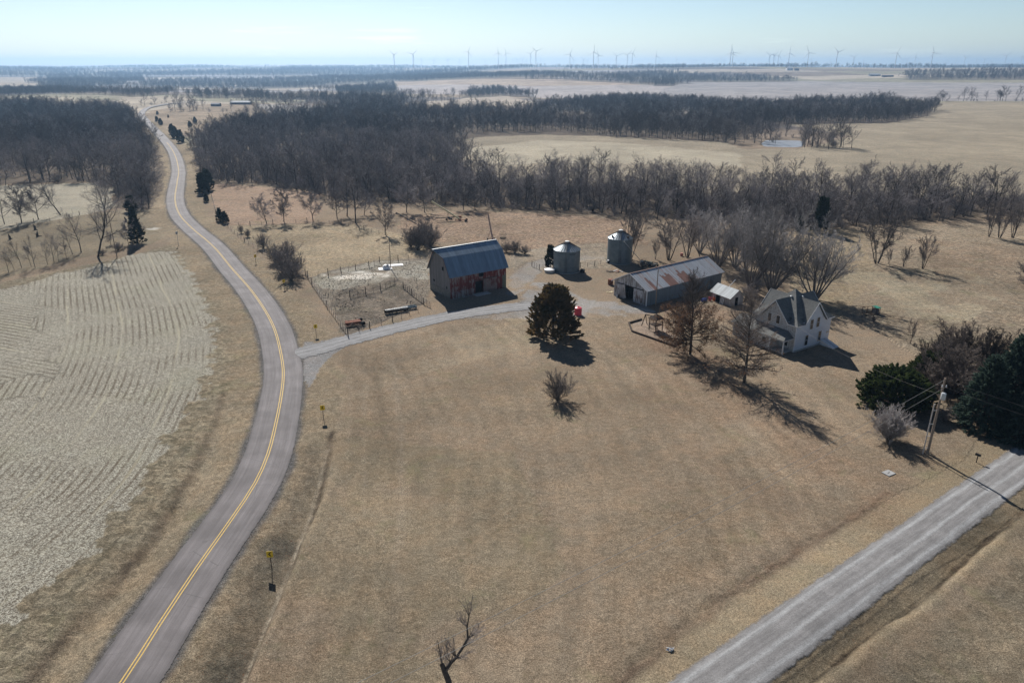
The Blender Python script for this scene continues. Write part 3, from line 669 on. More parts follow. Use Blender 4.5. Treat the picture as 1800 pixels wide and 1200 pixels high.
def shrub(seed,H,stems,twigs,twig='wood_twig',spread=(5,58),key='shrub',bark='bark_dark',r=.05,thick=1):
    return multistem(seed,H,stems,twigs,spread,bark,twig,r,key,.5,thick,.12)
def pinoak(seed,H,leaves):
    rng=random.Random(seed); out=[]
    S=[dict(n=12,w=.02,up=.08,end=.12),
       dict(n=5,w=.12,up=.03,kids=82,ang=(55,80),ratio=.41,start=.15,rr=.42,rmin=.045,end=.35,shape=lambda f:(.75+1.1*f if f<.38 else 1.168-1.15*(f-.38)),flat=lambda f:-14+80*f),
       dict(n=3,w=.20,up=.03,kids=13,ang=(28,65),ratio=.45,start=.12,rr=.5,rmin=.020,end=.5),
       dict(n=2,w=.24,up=.02,kids=8,ang=(25,65),ratio=.55,start=.1,rr=.5,rmin=.014,end=.6)]
    grow(rng,(0,0,-.2),(0,0,1),H,H*.0185,0,S,out)
    ex=None
    if leaves:
        tips=[s[1] for s in out if s[4]>=2 and s[1][2]<H*.66 and rng.random()<leaves]
        ex=leafpatch(rng,tips,.105,6,.45)
    return split('oak%d'%seed,out,1,'bark_dark','twig_dark',8,4,3,ex,'oakleaf' if leaves else None)
def evergreen(key,H,Rr,prof,mat,n_clump,per,size,spread,seed=1,inner=.35,bark='bark_dark',squash=.7,lump=.22,droop=0,L=1.2,upd=.55):
    """trunk, boughs, and many small spray faces; prof(f)=relative radius at height f"""
    rng=random.Random(seed); cs=[]; ds=[]; segs=[((0,0,-.2),(0,0,H*.5),.02*H+.05,.012*H,0),((0,0,H*.5),(0,0,H*.97),.012*H,.02,0)]
    lob=[rng.uniform(0,6.28) for _ in range(4)]
    def edge(f,az): return prof(f)*Rr*(1+lump*math.sin(2*az+lob[0]+f*5)+lump*.7*math.sin(3*az+lob[1]-f*9)+lump*.6*math.sin(5*az+lob[2]+f*17))
    for i in range(n_clump):
        f=rng.random()**.85; az=rng.uniform(0,6.283); q=edge(f,az)*(inner+(1-inner)*rng.random()**.5)*rng.uniform(.85,1.08)
        z=H*(.06+.94*f)-droop*q
        c=(q*math.cos(az),q*math.sin(az),max(.3,z)); cs.append(c); ds.append(_n((math.cos(az)+rng.gauss(0,.25),math.sin(az)+rng.gauss(0,.25),upd+f*f*1.2+rng.gauss(0,.2))))
        if i%5==0: segs.append(((0,0,max(.3,c[2]-q*.35)),c,.05,.015,1))
    for k in range(6): cs.append((rng.gauss(0,.1),rng.gauss(0,.1),H*(.9+.018*k))); ds.append((0,0,1))
    V,Fq=spraypatch(rng,cs,ds,size,per,spread,L)
    return split(key,segs,1,bark,'twig_dark',7,4,3,(V,Fq),mat)
GROUPS={}
def place(p,x,y,h=None,rot=None,label='',cat='tree',group=None,name='bare_tree',sx=1.0,parts=('trunk','crown'),tilt=0):
    s=(h/p['H']) if h else 1.0; z=tz(x,y)
    rot=rot if rot is not None else (x*12.9898+y*78.233)%6.283
    t=thing(name,(x,y,z-.05),rot,label,cat,group); t.scale=(s*sx,s*sx,s)
    if tilt: t.rotation_euler=(tilt,0,rot)
    for k in parts:
        if p[k]: link(k,p[k],t)
    return t
def joined(p,key):
    """one mesh of trunk and crown for far copies"""
    V=[];Fa=[];mi=[];off=0
    for part,mi0 in ((p['trunk'],0),(p['crown'],None)):
        v=np.zeros(len(part.vertices)*3); part.vertices.foreach_get('co',v)
        li=np.zeros(len(part.loops),int); part.loops.foreach_get('vertex_index',li)
        # faces may be 4-gons throughout
        V.append(v.reshape(-1,3)); Fa.append(li.reshape(-1,4)+off); off+=len(v)//3
        if mi0 is not None: mi+=[0]*(len(li)//4)
        else:
            q=np.zeros(len(part.polygons),int); part.polygons.foreach_get('material_index',q); mi+=list(q)
    return mesh_np(key,np.concatenate(V),np.concatenate(Fa),list(p['crown'].materials),False,mi)
def scatter_pts(pg,sp,rng,jit=.45,gap=.66):
    xs=[p[0] for p in pg]; yy=[p[1] for p in pg]
    gx=np.arange(min(xs),max(xs),sp); gy=np.arange(min(yy),max(yy),sp*.9)
    X,Y=np.meshgrid(gx,gy); X=X+ (np.arange(len(gy))%2)[:,None]*sp*.5
    X=(X+rng.uniform(-jit,jit,X.shape)*sp).ravel(); Y=(Y+rng.uniform(-jit,jit,Y.shape)*sp).ravel()
    jx=X+(fbm(X,Y,25,7,2)-.5)*22; jy=Y+(fbm(X,Y,25,8,2)-.5)*22
    k=inpoly(jx,jy,pg)&(np.abs(polydist(X,Y,ROAD)[0])>10)&(fbm(X,Y,70,19,2)<gap); return np.stack([X[k],Y[k]],1)
def stuff(name,pts,protos,h0,h1,label,cat,group=None,seed=1):
    """a wood that reads as one mass: one object instancing tree meshes on points"""
    rng=np.random.RandomState(seed); n=len(pts)
    z=terrain(pts[:,0],pts[:,1])-.1
    me=bpy.data.meshes.new(name); me.vertices.add(n); me.vertices.foreach_set('co',np.concatenate([pts,z[:,None]],1).astype(np.float32).ravel())
    a=me.attributes.new('sc','FLOAT','POINT'); a.data.foreach_set('value',((h0+(h1-h0)*rng.rand(n))*(.72+.5*fbm(pts[:,0],pts[:,1],45,33,2))).astype(np.float32))
    a=me.attributes.new('rt','FLOAT_VECTOR','POINT'); q=np.zeros((n,3)); q[:,2]=rng.uniform(0,6.28,n); q[:,0]=rng.normal(0,.05,n); a.data.foreach_set('vector',q.astype(np.float32).ravel())
    a=me.attributes.new('ix','INT','POINT'); a.data.foreach_set('value',rng.randint(0,len(protos),n).astype(np.int32))
    me.update(); o=link(name,me); tag(o,label,cat,group,'stuff')
    c=bpy.data.collections.new(name+'_sources')
    for i,m in enumerate(protos):
        s=bpy.data.objects.new('%s_%02d'%(name,i),m); c.objects.link(s)
    ng=bpy.data.node_groups.new(name+'_scatter','GeometryNodeTree')
    ng.interface.new_socket('Geometry',in_out='INPUT',socket_type='NodeSocketGeometry'); ng.interface.new_socket('Geometry',in_out='OUTPUT',socket_type='NodeSocketGeometry')
    N=ng.nodes.new; gi=N('NodeGroupInput'); go=N('NodeGroupOutput'); ip=N('GeometryNodeInstanceOnPoints'); ci=N('GeometryNodeCollectionInfo')
    ci.inputs['Collection'].default_value=c; ci.inputs['Separate Children'].default_value=True; ci.inputs['Reset Children'].default_value=True
    def na(nm,ty):
        q=N('GeometryNodeInputNamedAttribute'); q.data_type=ty; q.inputs['Name'].default_value=nm
        return [s for s in q.outputs if s.enabled and s.name=='Attribute'][0]
    L=ng.links.new; L(gi.outputs[0],ip.inputs['Points']); L(ci.outputs[0],ip.inputs['Instance']); ip.inputs['Pick Instance'].default_value=True
    L(na('ix','INT'),ip.inputs['Instance Index']); L(na('sc','FLOAT'),ip.inputs['Scale'])
    L(na('rt','FLOAT_VECTOR'),ip.inputs['Rotation']); L(ip.outputs[0],go.inputs[0])
    md=o.modifiers.new('scatter','NODES'); md.node_group=ng; return o
# ------------------------------------------------------------------ vegetation of the place
def vegetation():
    near=[proto('n%d'%k,lambda k=k:woodland(100+k,15,(9,8,7,4),1.05,key='woodtree%d'%k,start=.22+.05*(k%3),ratio=.50+.05*(k%3))) for k in range(4)]
    mid=[proto('m%d'%k,lambda k=k:woodland(200+k,15,(8,8,7),2.5,key='midtree%d'%k,start=.18+.06*(k%3),ratio=.50+.06*(k%2))) for k in range(5)]
    far=[proto('f%d'%k,lambda k=k:woodland(300+k,15,(7,6,6),4.4,key='fartree%d'%k,start=.14+.05*k,ratio=.46+.05*k)) for k in range(4)]
    brush=[proto('b%d'%k,lambda k=k:shrub(400+k,4.5,12,(5,4,3),'wood_twig',key='brush%d'%k,thick=1.4)) for k in range(2)]
    midj=[joined(p,'midtree_mesh%d'%i) for i,p in enumerate(mid)]; nearj=[joined(p,'neartree_mesh%d'%i) for i,p in enumerate(near)]
    farj=[joined(p,'fartree_mesh%d'%i) for i,p in enumerate(far)]; brj=[joined(p,'brush_mesh%d'%i) for i,p in enumerate(brush)]
    rng=np.random.RandomState(5)
    used=0
    # ---- woods: nearest trees one by one, rest as a mass
    info=dict(west=('bare dark tree at the near edge of the wood left of the paved road','trees of the wood left of the road',70,'mass of bare trees filling the wood left of the paved road'),
              centre=('bare grey tree along the near edge of the long creek wood behind the farmyard','trees of the creek wood behind the farm',125,'mass of bare trees of the long creek wood reaching back behind the farm'),
              east=('bare slender tree in the tree belt beyond the house, below the big pale field','trees of the belt beyond the house',70,'undergrowth and bare trees of the belt beyond the house'))
    for key,pg in WOODS.items():
        pts=scatter_pts(pg,gap={'west':.80,'centre':.68,'east':.66}[key],sp={'west':8.0,'centre':8.0,'east':7.0}[key],rng=rng)
        D=np.hypot(pts[:,0],pts[:,1]); u=pts[:,0]/pts[:,1]; vis=np.abs(u)<.80; pts=pts[vis]; D=D[vis]
        o=np.argsort(D); pts=pts[o]; D=D[o]; k=info[key][2]
        for i,(x,y) in enumerate(pts[:k]):
            m=nearj[(i*7)%4] if rng.rand()<.7 else midj[i%5]
            q=link('woodland_tree',m); h=(rng.uniform(.5,1.0) if key!='east' else rng.uniform(.45,.9))*(1.0 if key!='west' else 1.05)
            q.location=(x,y,tz(x,y)-.1); q.rotation_euler=(rng.normal(0,.04),rng.normal(0,.04),rng.uniform(0,6.28)); q.scale=(h*rng.uniform(.95,1.45),)*2+(h,)
            tag(q,info[key][0],'tree',info[key][1])
        rest=pts[k:]; Dr=D[k:]
        a=rest[Dr<560]; b=rest[Dr>=560]
        if len(a): stuff('wood_mass',a,midj+nearj[:2],.52,1.08,info[key][3],'wood',seed=3)
        if len(b): stuff('far_wood_mass',b,farj+midj[:2],.52,1.05,info[key][3]+', its far part','wood',seed=4)
        # understorey along the near part
        bp=scatter_pts(pg,5.2,rng,gap=.8); bD=np.hypot(bp[:,0],bp[:,1]); bp=bp[(bD<430)&(np.abs(bp[:,0]/bp[:,1])<.8)]
        if key=='east': pass
        stuff('undergrowth',bp,brj,.5,1.3,'bare brush growing under the trees, '+{'west':'wood left of the road','centre':'creek wood behind the farm','east':'belt beyond the house'}[key],'undergrowth',seed=6)
        print(key,len(pts),len(bp))
    # ---- far country woods
    n=9000; acc=[]
    for d0,d1,sp in ((1100,2300,11),(2300,4200,17),(4200,7500,30),(7500,12500,60)):
        Yr=np.arange(d0*.8,d1,sp*1.0); 
        for y in Yr:
            xs=np.arange(-.80*y,.80*y,sp); xs=xs+rng.uniform(-.5,.5,len(xs))*sp; ys=np.full(len(xs),y)+rng.uniform(-.5,.5,len(xs))*sp
            D=np.hypot(xs,ys); ok=(D>=d0)&(D<d1); xs,ys,D=xs[ok],ys[ok],D[ok]
            if not len(xs): continue
            m=far_wood(xs,ys,D)>.5
            if m.any(): acc.append(np.stack([xs[m],ys[m],np.full(m.sum(),sp)],1))
    P=np.concatenate(acc); D=np.hypot(P[:,0],P[:,1])
    for lo,hi,s0,s1,lab in ((1000,2300,.5,.95,'woods and hedgerows a mile or so away across the fields'),(2300,4200,.55,1.1,'distant woods in blue haze below the skyline'),(4200,13000,.8,1.6,'farthest woods along the hazy horizon')):
        k=(D>=lo)&(D<hi)
        if k.any(): stuff('distant_woods',P[k][:,:2],farj,s0,s1,lab,'woods',seed=9); print(lab,k.sum())
    # ---- far-away single small clumps between fields
    hed=[]
    for line in ([(1645,178),(1690,178),(1700,178),(1760,178),(1800,178)],[(250,187),(300,180),(360,176)],[(700,180),(740,178),(760,181),(800,176)],[(350,170),(420,176),(480,182),(560,186),(620,186)]):
        Q=catmull([G(*p) for p in line],9)
        for q in Q:
            if rng.rand()<.75: hed.append((q[0]+rng.normal(0,4),q[1]+rng.normal(0,5)))
    for c in [(1325,246,9),(1345,243,7),(1375,241,6),(1430,256,10),(1450,258,12),(1405,216,9),(1655,178,9),(1700,178,4),(1762,178,5),(1800,178,4),(1448,259,5),(1470,259,4),(1412,252,3),(1340,250,4),(1320,250,4),(1290,251,5),(310,196,6),(335,194,6),(325,196,5),(500,186,4),(395,197,4),(430,206,5),(460,205,4),(520,196,3),(620,158,4),(650,160,3),(540,184,4)]:
        x,y=G(c[0],c[1])
        for _ in range(c[2]): hed.append((x+rng.normal(0,7),y+rng.normal(0,7)))
    stuff('hedgerow',np.array(hed),midj+brj,.55,1.3,'scattered clumps and hedgerow trees between the far fields','hedgerow',seed=11)
    # ---- individually recognisable trees
    T=lambda px,py:flat(px,py)
    ap=[proto('ap%d'%k,lambda k=k:woodland(500+k,7.5,(10,8,8,5),1.55,key='fieldtree%d'%k,start=.18,ratio=.62,bark='bark_dark',twig='wood_twig')) for k in range(2)]
    lst=[(469,393,11.8,'round bare tree by the road fence, leftmost of the pair at the raked plot'),
         (499,390,13.5,'round bare tree at the raked plot, right one of the pair'),
         (550,387,12.5,'spreading low-limbed bare tree right of the gap in the tree row'),
         (593,384,13,'crooked bare tree with thick leaning limbs in the row behind the pasture'),
         (640,378,10.5,'small forked bare tree behind the pasture fence'),
         (677,412,13.5,'lone straight bare tree above the feedlot corner'),
         (715,374,15,'wide bare tree left of the standing auger'),(746,373,13.5,'wide bare tree just behind the raised auger tube'),
         (815,369,12,'low broad bare tree at the field edge behind the barn'),(835,368,12,'second low broad bare tree at the field edge behind the barn, beside its twin')]
    for i,(x,y,h,l) in enumerate(lst): place(ap[i%2],*T(x,y),h,label=l,group='round bare trees behind the pasture',sx=1.15)
    tall=[(625,392,21,'tall straight bare tree rising from the pasture fence row'),(610,380,18,'tall slim bare tree beside the crooked one in the fence row'),
          (985,368,15,'large dark bare tree at the wood edge above the grain bins'),(1055,372,14.5,'big bare tree at the wood edge left of the far grain bin'),(1100,378,14.5,'full-crowned bare tree at the wood edge above the far grain bin'),(1155,385,14,'tall bare tree at the wood edge right of the far grain bin'),
          (1240,392,13.5,'bare tree at the wood edge above the rusted shed'),(1330,392,15,'broad bare tree standing in the belt above the silvery trees'),(1420,398,16,'wide forked bare tree rising over the belt left of the dark cedar')]
    for i,(x,y,h,l) in enumerate(tall): place(near[i%4],*T(x,y),h,label=l,group='tall bare trees at the wood edge',sx=1.1)
    lt=[(172,452,25,'biggest bare tree with twin trunks on the field edge left of the road',1.0),(143,444,14.5,'forked leaning bare tree left of the biggest tree',1),(128,447,9,'thin bare tree at the left field edge',.9),
        (107,378,17.5,'spreading bare tree on the upper field edge at far left',1.2),(68,386,13.5,'slim bare tree left of the spreading one on the upper field edge',1.1),(38,392,15,'bare tree by the left end of the upper field edge',1.1),
        (8,394,14,'bare tree at the left frame side of the upper field edge',1),(188,392,19,'bare tree behind the twin-trunk giant',1),(237,380,9,'small bare tree behind the green spruce',1),(250,425,7.5,'small twisted bare tree right beside the green spruce',1),(226,430,8,'leafless dark snag left of the spruce',.8),
        (195,430,5,'tiny bare sapling between giant tree and spruce',1)]
    gt=[proto('gt',lambda:woodland(611,20,(10,9,8,5),1.0,key='giant',start=.22,ratio=.5,bark='bark_dark',lean=.08))]
    for i,(x,y,h,l,sx) in enumerate(lt): place(gt[0] if i in(0,3) else (near+ap)[i%6],*T(x,y),h,label=l,group='bare trees left of the road',sx=sx)
    for i,(x,y,h) in enumerate([(15,478,9),(38,470,9.5),(55,468,8),(62,470,10),(84,464,8),(95,462,10),(103,460,8.5),(118,455,7),(-5,480,9),(25,474,7)]):
        place(near[i%4],*T(x,y),h,label='thin bare sapling-like tree in the row on the left field edge',group='thin trees on the left field edge',sx=.75)
    # silver maples
    mp=[proto('mp%d'%k,lambda k=k:multistem(700+k,17,10,(11,9,8,5),(5,42),key='maple',ratio=.40,start=.26,thick=.95)) for k in range(2)]
    for x,y,h,l,sx in [(1356,512,23,'large silvery many-stemmed bare tree behind the small shed',1.0),(1432,527,20,'silvery many-stemmed bare tree right behind the white house',1.02),
                    (1318,505,20,'silvery bare tree crowded left of the largest many-stemmed one',.9),(1262,470,18,'pale grey bare tree behind the far end of the rusted shed',.9),(1292,470,19,'pale grey bare tree between the rusted shed end and the creek',.9),
                    (1230,445,16,'pale grey bushy tree above the rusted shed roof',.9),(1335,455,18,'pale many-stemmed tree behind the largest silvery one',1)]:
        place(mp[int(x)%2],*T(x,y),h,label=l,group='silvery many-stemmed trees round the house',name='silver_tree',sx=sx)
    sm_=[proto('sp%d'%k,lambda k=k:multistem(720+k,10,4,(9,8,6,5),(5,34),'bark_dark','twig',.16,'smalltree',.48,1.1,.22)) for k in range(2)]
    for x,y,h,l,sx in [(1108,455,16.5,'slim fan-shaped bare tree right of the far grain bin',1),(1176,457,14,'dark forked bare tree between far bin and rusted shed',1.2),(1208,452,14,'gnarled bare tree with rusty bark above the rusted shed',1.1),(1152,455,7,'thin dark bare tree beside the collapsed auger',.6),
                     (1541,462,17,'dark bare tree with low side limb standing in the right pasture',1.1),(1588,468,6.5,'small forked bare tree in the pasture right of the low-limbed one',.9),(1622,472,10.5,'slender bare tree at the end of the pasture brush line',.8),(1562,463,5,'bare sapling at the foot of the low-limbed tree',.8),
                     (1738,416,13,'left one of three dark bare trunks by the creek at right',.7),(1757,418,15,'middle one of three dark bare trunks by the creek at right',.9),(1780,418,15,'right one of three dark bare trunks by the creek at right',.9),(1812,424,12,'bare tree by the creek cut by the right frame side',1),
                     (1600,604,5.5,'single thin sapling left of the thicket',.5),(1806,522,9,'bare bush-like tree at the right frame side in the pasture',1.3)]:
        place(sm_[int(x)%2],*T(x,y),h,label=l,group='single bare trees of the pasture and yard',sx=sx)
    # yard oaks
    ok=proto('ok',lambda:pinoak(801,16,.26)); pk=proto('pk',lambda:pinoak(803,17,.04))
    place(ok,*T(1213,622),18,label='oak still holding brown withered leaves beside the timber-edged play area',name='oak_tree')
    place(pk,*T(1308,672),18.5,label='bare straight oak casting a long shadow on the lawn in front of the house',name='oak_tree')
    # evergreens
    cd=proto('cedar',lambda:evergreen('cedar',11.5,5.9,lambda f:(.88+.45*f if f<.2 else max(.05,(1.02-f)**.48*1.08)),'cedar',1000,60,.24,.42,seed=5,inner=.5,lump=.15,L=1.25,upd=.5))
    place(cd,*T(972,592),11.0,label='big rounded bronze-green cedar standing alone beside the driveway',name='cedar_tree',rot=.4)
    jn=proto('jun',lambda:evergreen('juniper',5.6,5.6,lambda f:math.sqrt(max(.02,1-(f*.95)**2)),'juniper',700,52,.22,.55,seed=8,inner=.4,lump=.10,L=1.1,upd=.25))
    place(jn,*T(1572,708),5.8,label='wide dark green juniper mound near the house and thicket',cat='juniper',name='juniper_bush',rot=.8)
    place(jn,*T(1632,668),5.0,label='green juniper half hidden behind the larger mound',cat='juniper',name='juniper_bush',rot=2.4,sx=.75)
    spf=lambda f:max(.03,(1-f)**.8)*(1-.25*math.exp(-(f/.06)**2))
    spr=proto('spruce',lambda:evergreen('spruce',12,4.6,spf,'spruce',900,58,.19,.42,seed=9,inner=.45,lump=.08,droop=.28,L=1.5,upd=-.1))
    for x,y,h,l,sx in [(1722,748,11.5,'blue-green spruce nearest the mailbox',1.0),(1772,722,13,'tall blue spruce second from the front at the right edge',1.05),(1822,700,14.5,'spruce at the right frame side behind the blue one',1.05),(1872,690,15,'spruce beyond the right frame edge casting shade on the gravel road',1.1),(1800,775,9.5,'lower dark spruce at the right frame side by the gravel road',1.1),(1860,760,12,'outermost spruce beside the gravel road',1.1)]:
        place(spr,*T(x,y),h,label=l,cat='spruce',group='spruces by the gravel road',name='spruce_tree',sx=sx)
    spl=proto('spl',lambda:evergreen('yard_spruce',12,3.0,spf,'darkcedar',420,50,.2,.45,seed=12,inner=.4,lump=.08,droop=.25))
    place(spl,*T(242,428),11.5,label='single green spruce on the left field edge near the pale lane',cat='spruce',name='spruce_tree',rot=1)
    dc=proto('dc',lambda:evergreen('small_cedar',5,1.9,lambda f:max(.08,(1-f)**.6),'darkcedar',130,40,.22,.6,seed=14,inner=.3,lump=.12))
    dct=proto('dct',lambda:evergreen('roadside_cedar',8,2.8,lambda f:max(.08,(1-f*.9)**.5),'darkcedar',260,40,.28,.6,seed=15,inner=.3,lump=.18))
    for p_,x,y,h,l,sx in [(dc,396,392,3.8,'small dark round cedar on the roadside fence corner',1.0),(dc,387,388,4.2,'brown-green cedar just left of the small dark round one',.9),(dct,358,339,8.5,'large dark cedar by the road where the raked plot begins',1.0),(dct,366,334,9.0,'dark cedar behind the large roadside one',.9),(dc,363,355,3.2,'shrubby cedar below the large roadside cedars',.9),
        (dct,318,251,9,'dark cedar on the right road bank, nearest of the three bank cedars',.9),(dct,308,243,9,'middle dark cedar of the three on the right road bank',.9),(dct,303,236,8,'farthest dark cedar of the three on the right road bank',.9),(dct,283,220,6,'pair cedar on the hill slope above the road, front one',1),(dct,276,214,5,'pair cedar on the hill slope above the road, back one',1),(dct,343,216,5.5,'dark round cedar on the hillside meadow',1.1),(dct,334,223,5,'lower dark round cedar on the hillside meadow',1.1),(dct,277,202,4,'tiny cedar near the road crest',1),(dct,296,207,3,'tiny round cedar on the upper meadow',1),
        (dct,968,470,6.2,'brownish cedar squeezed against the near grain bin',.75),(dct,1440,408,11.5,'tall dark cedar inside the belt behind the silvery trees',.62),(dct,1405,407,5,'dark cedar low in the belt left of the tall one',.8),(dct,232,372,6,'dark evergreen at the foot of the roadside grove',1.2)]:
        place(p_,*T(x,y) if y>235 else G(x,y),h,label=l,cat='cedar',group='dark cedars of the hedges and banks',name='cedar_tree',sx=sx)
    # shrubs
    sh=[proto('sh%d'%k,lambda k=k:shrub(900+k,4.5,26,(7,6,6),'twig',key='shrub',r=.045,thick=1.0)) for k in range(2)]
    ps=proto('ps',lambda:shrub(910,4.5,40,(9,7,6),'pale_twig',spread=(5,50),key='paleshrub',bark='maple',r=.05,thick=.95))
    place(sh[0],*T(980,703),5.8,label='dark bare shrub standing alone in the middle of the lawn',cat='shrub',name='bare_shrub',sx=1.0)
    place(ps,*T(1562,772),6.0,label='pale silvery shrub in front of the dark juniper',cat='shrub',name='bare_shrub',sx=1.0)
    tk=proto('tk',lambda:multistem(930,9.5,22,(10,8,7,5),(5,66),'bark_dark','twig_dark',.14,'thicket',.46,1.1,.15))
    for x,y,h,l,sx in [(1676,692,10.5,'dome of tangled bare thicket between juniper and spruces',1.3),(1735,655,10,'bare thicket tree behind the tangled dome, to its right',1.0),(1680,640,9.5,'bare thicket tree sticking up behind the tangled dome',.9),(1648,655,8.5,'bare thicket tree left behind the dome',.9)]:
        place(tk,*T(x,y),h,label=l,cat='thicket',group='thicket trees by the spruces',name='thicket_tree',sx=sx)
    for x,y,h,l,sx in [(497,478,7.5,'middle bush of the dense roadside brush beside the feedlot fence',1),(512,492,7,'bush of the roadside brush right at the feedlot corner post',1.1),(505,462,7.5,'upper bush of the dense roadside brush',1),(484,462,6.5,'left bush of the dense roadside brush',.9),(520,480,6.5,'right bush of the dense roadside brush',1),(463,437,5.5,'bare bush alone above the dense roadside brush',.8),(436,417,3.3,'thin bare bush on the road bank above the others',.8),(424,410,3.5,'thin bare bush on the road bank by the fence',.7),
        (735,440,8,'round bare bush behind the barn, left one',1.0),(757,434,8,'round bare bush close behind the barn ridge',1.0),(722,434,7,'round bare bush behind the feedlot',.9),(745,425,8.5,'round bare bush farthest back behind the barn',1),
        (905,444,4.2,'low brown brush heap between barn and bins',1.3),(890,442,3.6,'low brush just right of the barn roof',1.2),(922,446,3.2,'low brush heap toward the grain bins',1.2),(1130,470,3.0,'brush beside the collapsed auger',1),(1240,505,4.2,'brush against the back of the rusted shed',1),(1310,528,4.5,'brush right of the small shed',1),(1325,520,5,'brush behind the small shed toward the house',1),
        (1330,560,3.6,'bare bush between small shed and house porch roof',.8),(208,440,3,'low brush under the left tree row',1.2),(236,438,2.2,'low brush under the green spruce',1.2),(180,448,2,'low brush at the foot of the giant tree',1.3),(1535,566,1.6,'brush beside the green-topped cage',.8),(1660,740,2.8,'reddish brush behind the transformer pole',1)]:
        place(sh[int(x)%2],*T(x,y),h,label=l,cat='shrub',group='bare bushes round the farm',name='bare_bush',sx=sx)
    # broken tree by the bottom edge
    rng2=random.Random(77); out=[]
    S=[dict(n=4,w=.1,up=0,end=.8)]
    def chain(pts,rs,lv=0):
        for i in range(len(pts)-1): out.append((pts[i],pts[i+1],rs[i],rs[i+1],lv))
    chain([(0,0,-.2),(-.15,0,1.2),(-.5,.1,2.3),(-.75,.2,3.1)],[.36,.30,.27,.22]); chain([(-.5,.1,2.3),(.1,.3,3.2),(.6,.5,3.6)],[.24,.17,.14],0)
    chain([(.6,.5,3.6),(1.2,.8,4.5),(1.75,1.0,5.5),(1.7,1.1,6.8),(1.9,1.2,8.0)],[.14,.13,.11,.08,.05],0); chain([(-.75,.2,3.1),(-.9,.2,4.6),(-1.1,.3,6.0)],[.08,.05,.02],0)
    TW=[dict(n=3,w=.15,up=.1,end=.3),dict(n=3,w=.2,up=.1,kids=8,ang=(25,60),ratio=.5,start=.1,rr=.5,rmin=.014),dict(n=2,w=.2,up=.05,kids=5,ang=(25,60),ratio=.5,start=.1,rr=.5,rmin=.009,end=.6)]
    for b,d,L,r in [((1.9,1.2,8.0),(.1,.1,1),2.2,.04),((1.7,1.1,6.8),(-.5,.2,.8),2.0,.035),((1.75,1,5.5),(.8,.1,.5),2.4,.04),((1.2,.8,4.5),(.9,.5,.2),2.2,.035),((.6,.5,3.6),(-.3,.3,.9),2.6,.04),((.1,.3,3.2),(-.2,.2,1),3.0,.04),((-.75,.2,3.1),(.2,.1,1),2.6,.03),((.6,.5,3.6),(.8,-.2,.1),1.8,.03),((-.5,.1,2.3),(.5,.5,1),2.4,.03)]:
        for q in range(4):
            o2=[]; grow(rng2,b,_n((d[0]+rng2.gauss(0,.25),d[1]+rng2.gauss(0,.25),d[2])),L*rng2.uniform(.7,1.1),r,0,TW,o2); out+= [(s[0],s[1],s[2],s[3],s[4]+1) for s in o2]
    bt=split('broken_tree',out,1,'bark_dark','twig'); place(bt,*flat(792,1212),10.2,rot=0,label='broken crooked bare tree at the bottom edge, crossed by two wires',name='broken_tree')
    # stumps left
    for i,(x,y,l) in enumerate([(62,404,'upright dark broken stump with white wood on the left lawn'),(66,416,'splintered stump just below the upright broken one'),(18,421,'small dark stump at the far left lawn'),(222,390,'jagged dead snag left of the pale lane')]):
        x_,y_=flat(x,y); m=MB(); r_=random.Random(i); m.tube([(0,0,-.1),(.1,0,.9),(.35*(1 if i%2 else -1),.1,1.9)],[.42,.34,.12],8); m.tube([(0,0,.5),(-.6,.2,1.2)],[.2,.05],6); m.tube([(.1,0,.2),(1.2,-.5,.12)],[.22,.1],6)
        t_=thing('tree_stump',(x_,y_,tz(x_,y_)),i,l,'stump','broken stumps on the left lawn'); m.build('trunk',M['bark_dark'],t_,True)
# ------------------------------------------------------------------ building materials
def planks(name,ca,cb,chip=None,chipamt=(.55,.62),w=.25,axis='X',stain=(.5,.5,.5)):
    t=NT(name); o=t.tc.outputs['Object']; s=t.sep(o); 
    u=t.m2('ADD',s[0],s[1]); f=t.m2('FLOOR',t.m2('DIVIDE',u,w)); wn=t.n('ShaderNodeTexWhiteNoise',noise_dimensions='1D'); t.l(f,wn.inputs['W'])
    v=t.map(o,(2.5,2.5,.35)); n=t.noise(1.4,6,.7,v); n2=t.noise(.5,4,.6,o)
    c=t.mix(t.ramp(n,.3,.7),ca,cb); c=t.scalec(c,t.ramp(wn.outputs['Value'],0,1,.72,1.22,False))
    if chip: 
        k=t.m2('ADD',t.m2('MULTIPLY',n,.5),t.m2('MULTIPLY',n2,.5)); c=t.mix(t.ramp(t.m2('ADD',k,t.m2('MULTIPLY',t.m2('SUBTRACT',wn.outputs['Value'],.5),.12)),chipamt[0]-.04,chipamt[1]-.04),c,chip)
    fr=t.m2('FRACT',t.m2('DIVIDE',u,w)); gap=t.ramp(t.m2('ABSOLUTE',t.m2('SUBTRACT',fr,.5)),.44,.5,0,1); c=t.mix(t.m2('MULTIPLY',gap,.55),c,tuple(q*.25 for q in ca))
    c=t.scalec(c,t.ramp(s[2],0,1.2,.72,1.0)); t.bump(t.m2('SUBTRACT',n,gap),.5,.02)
    return t.fin(c,.9,0,.15)
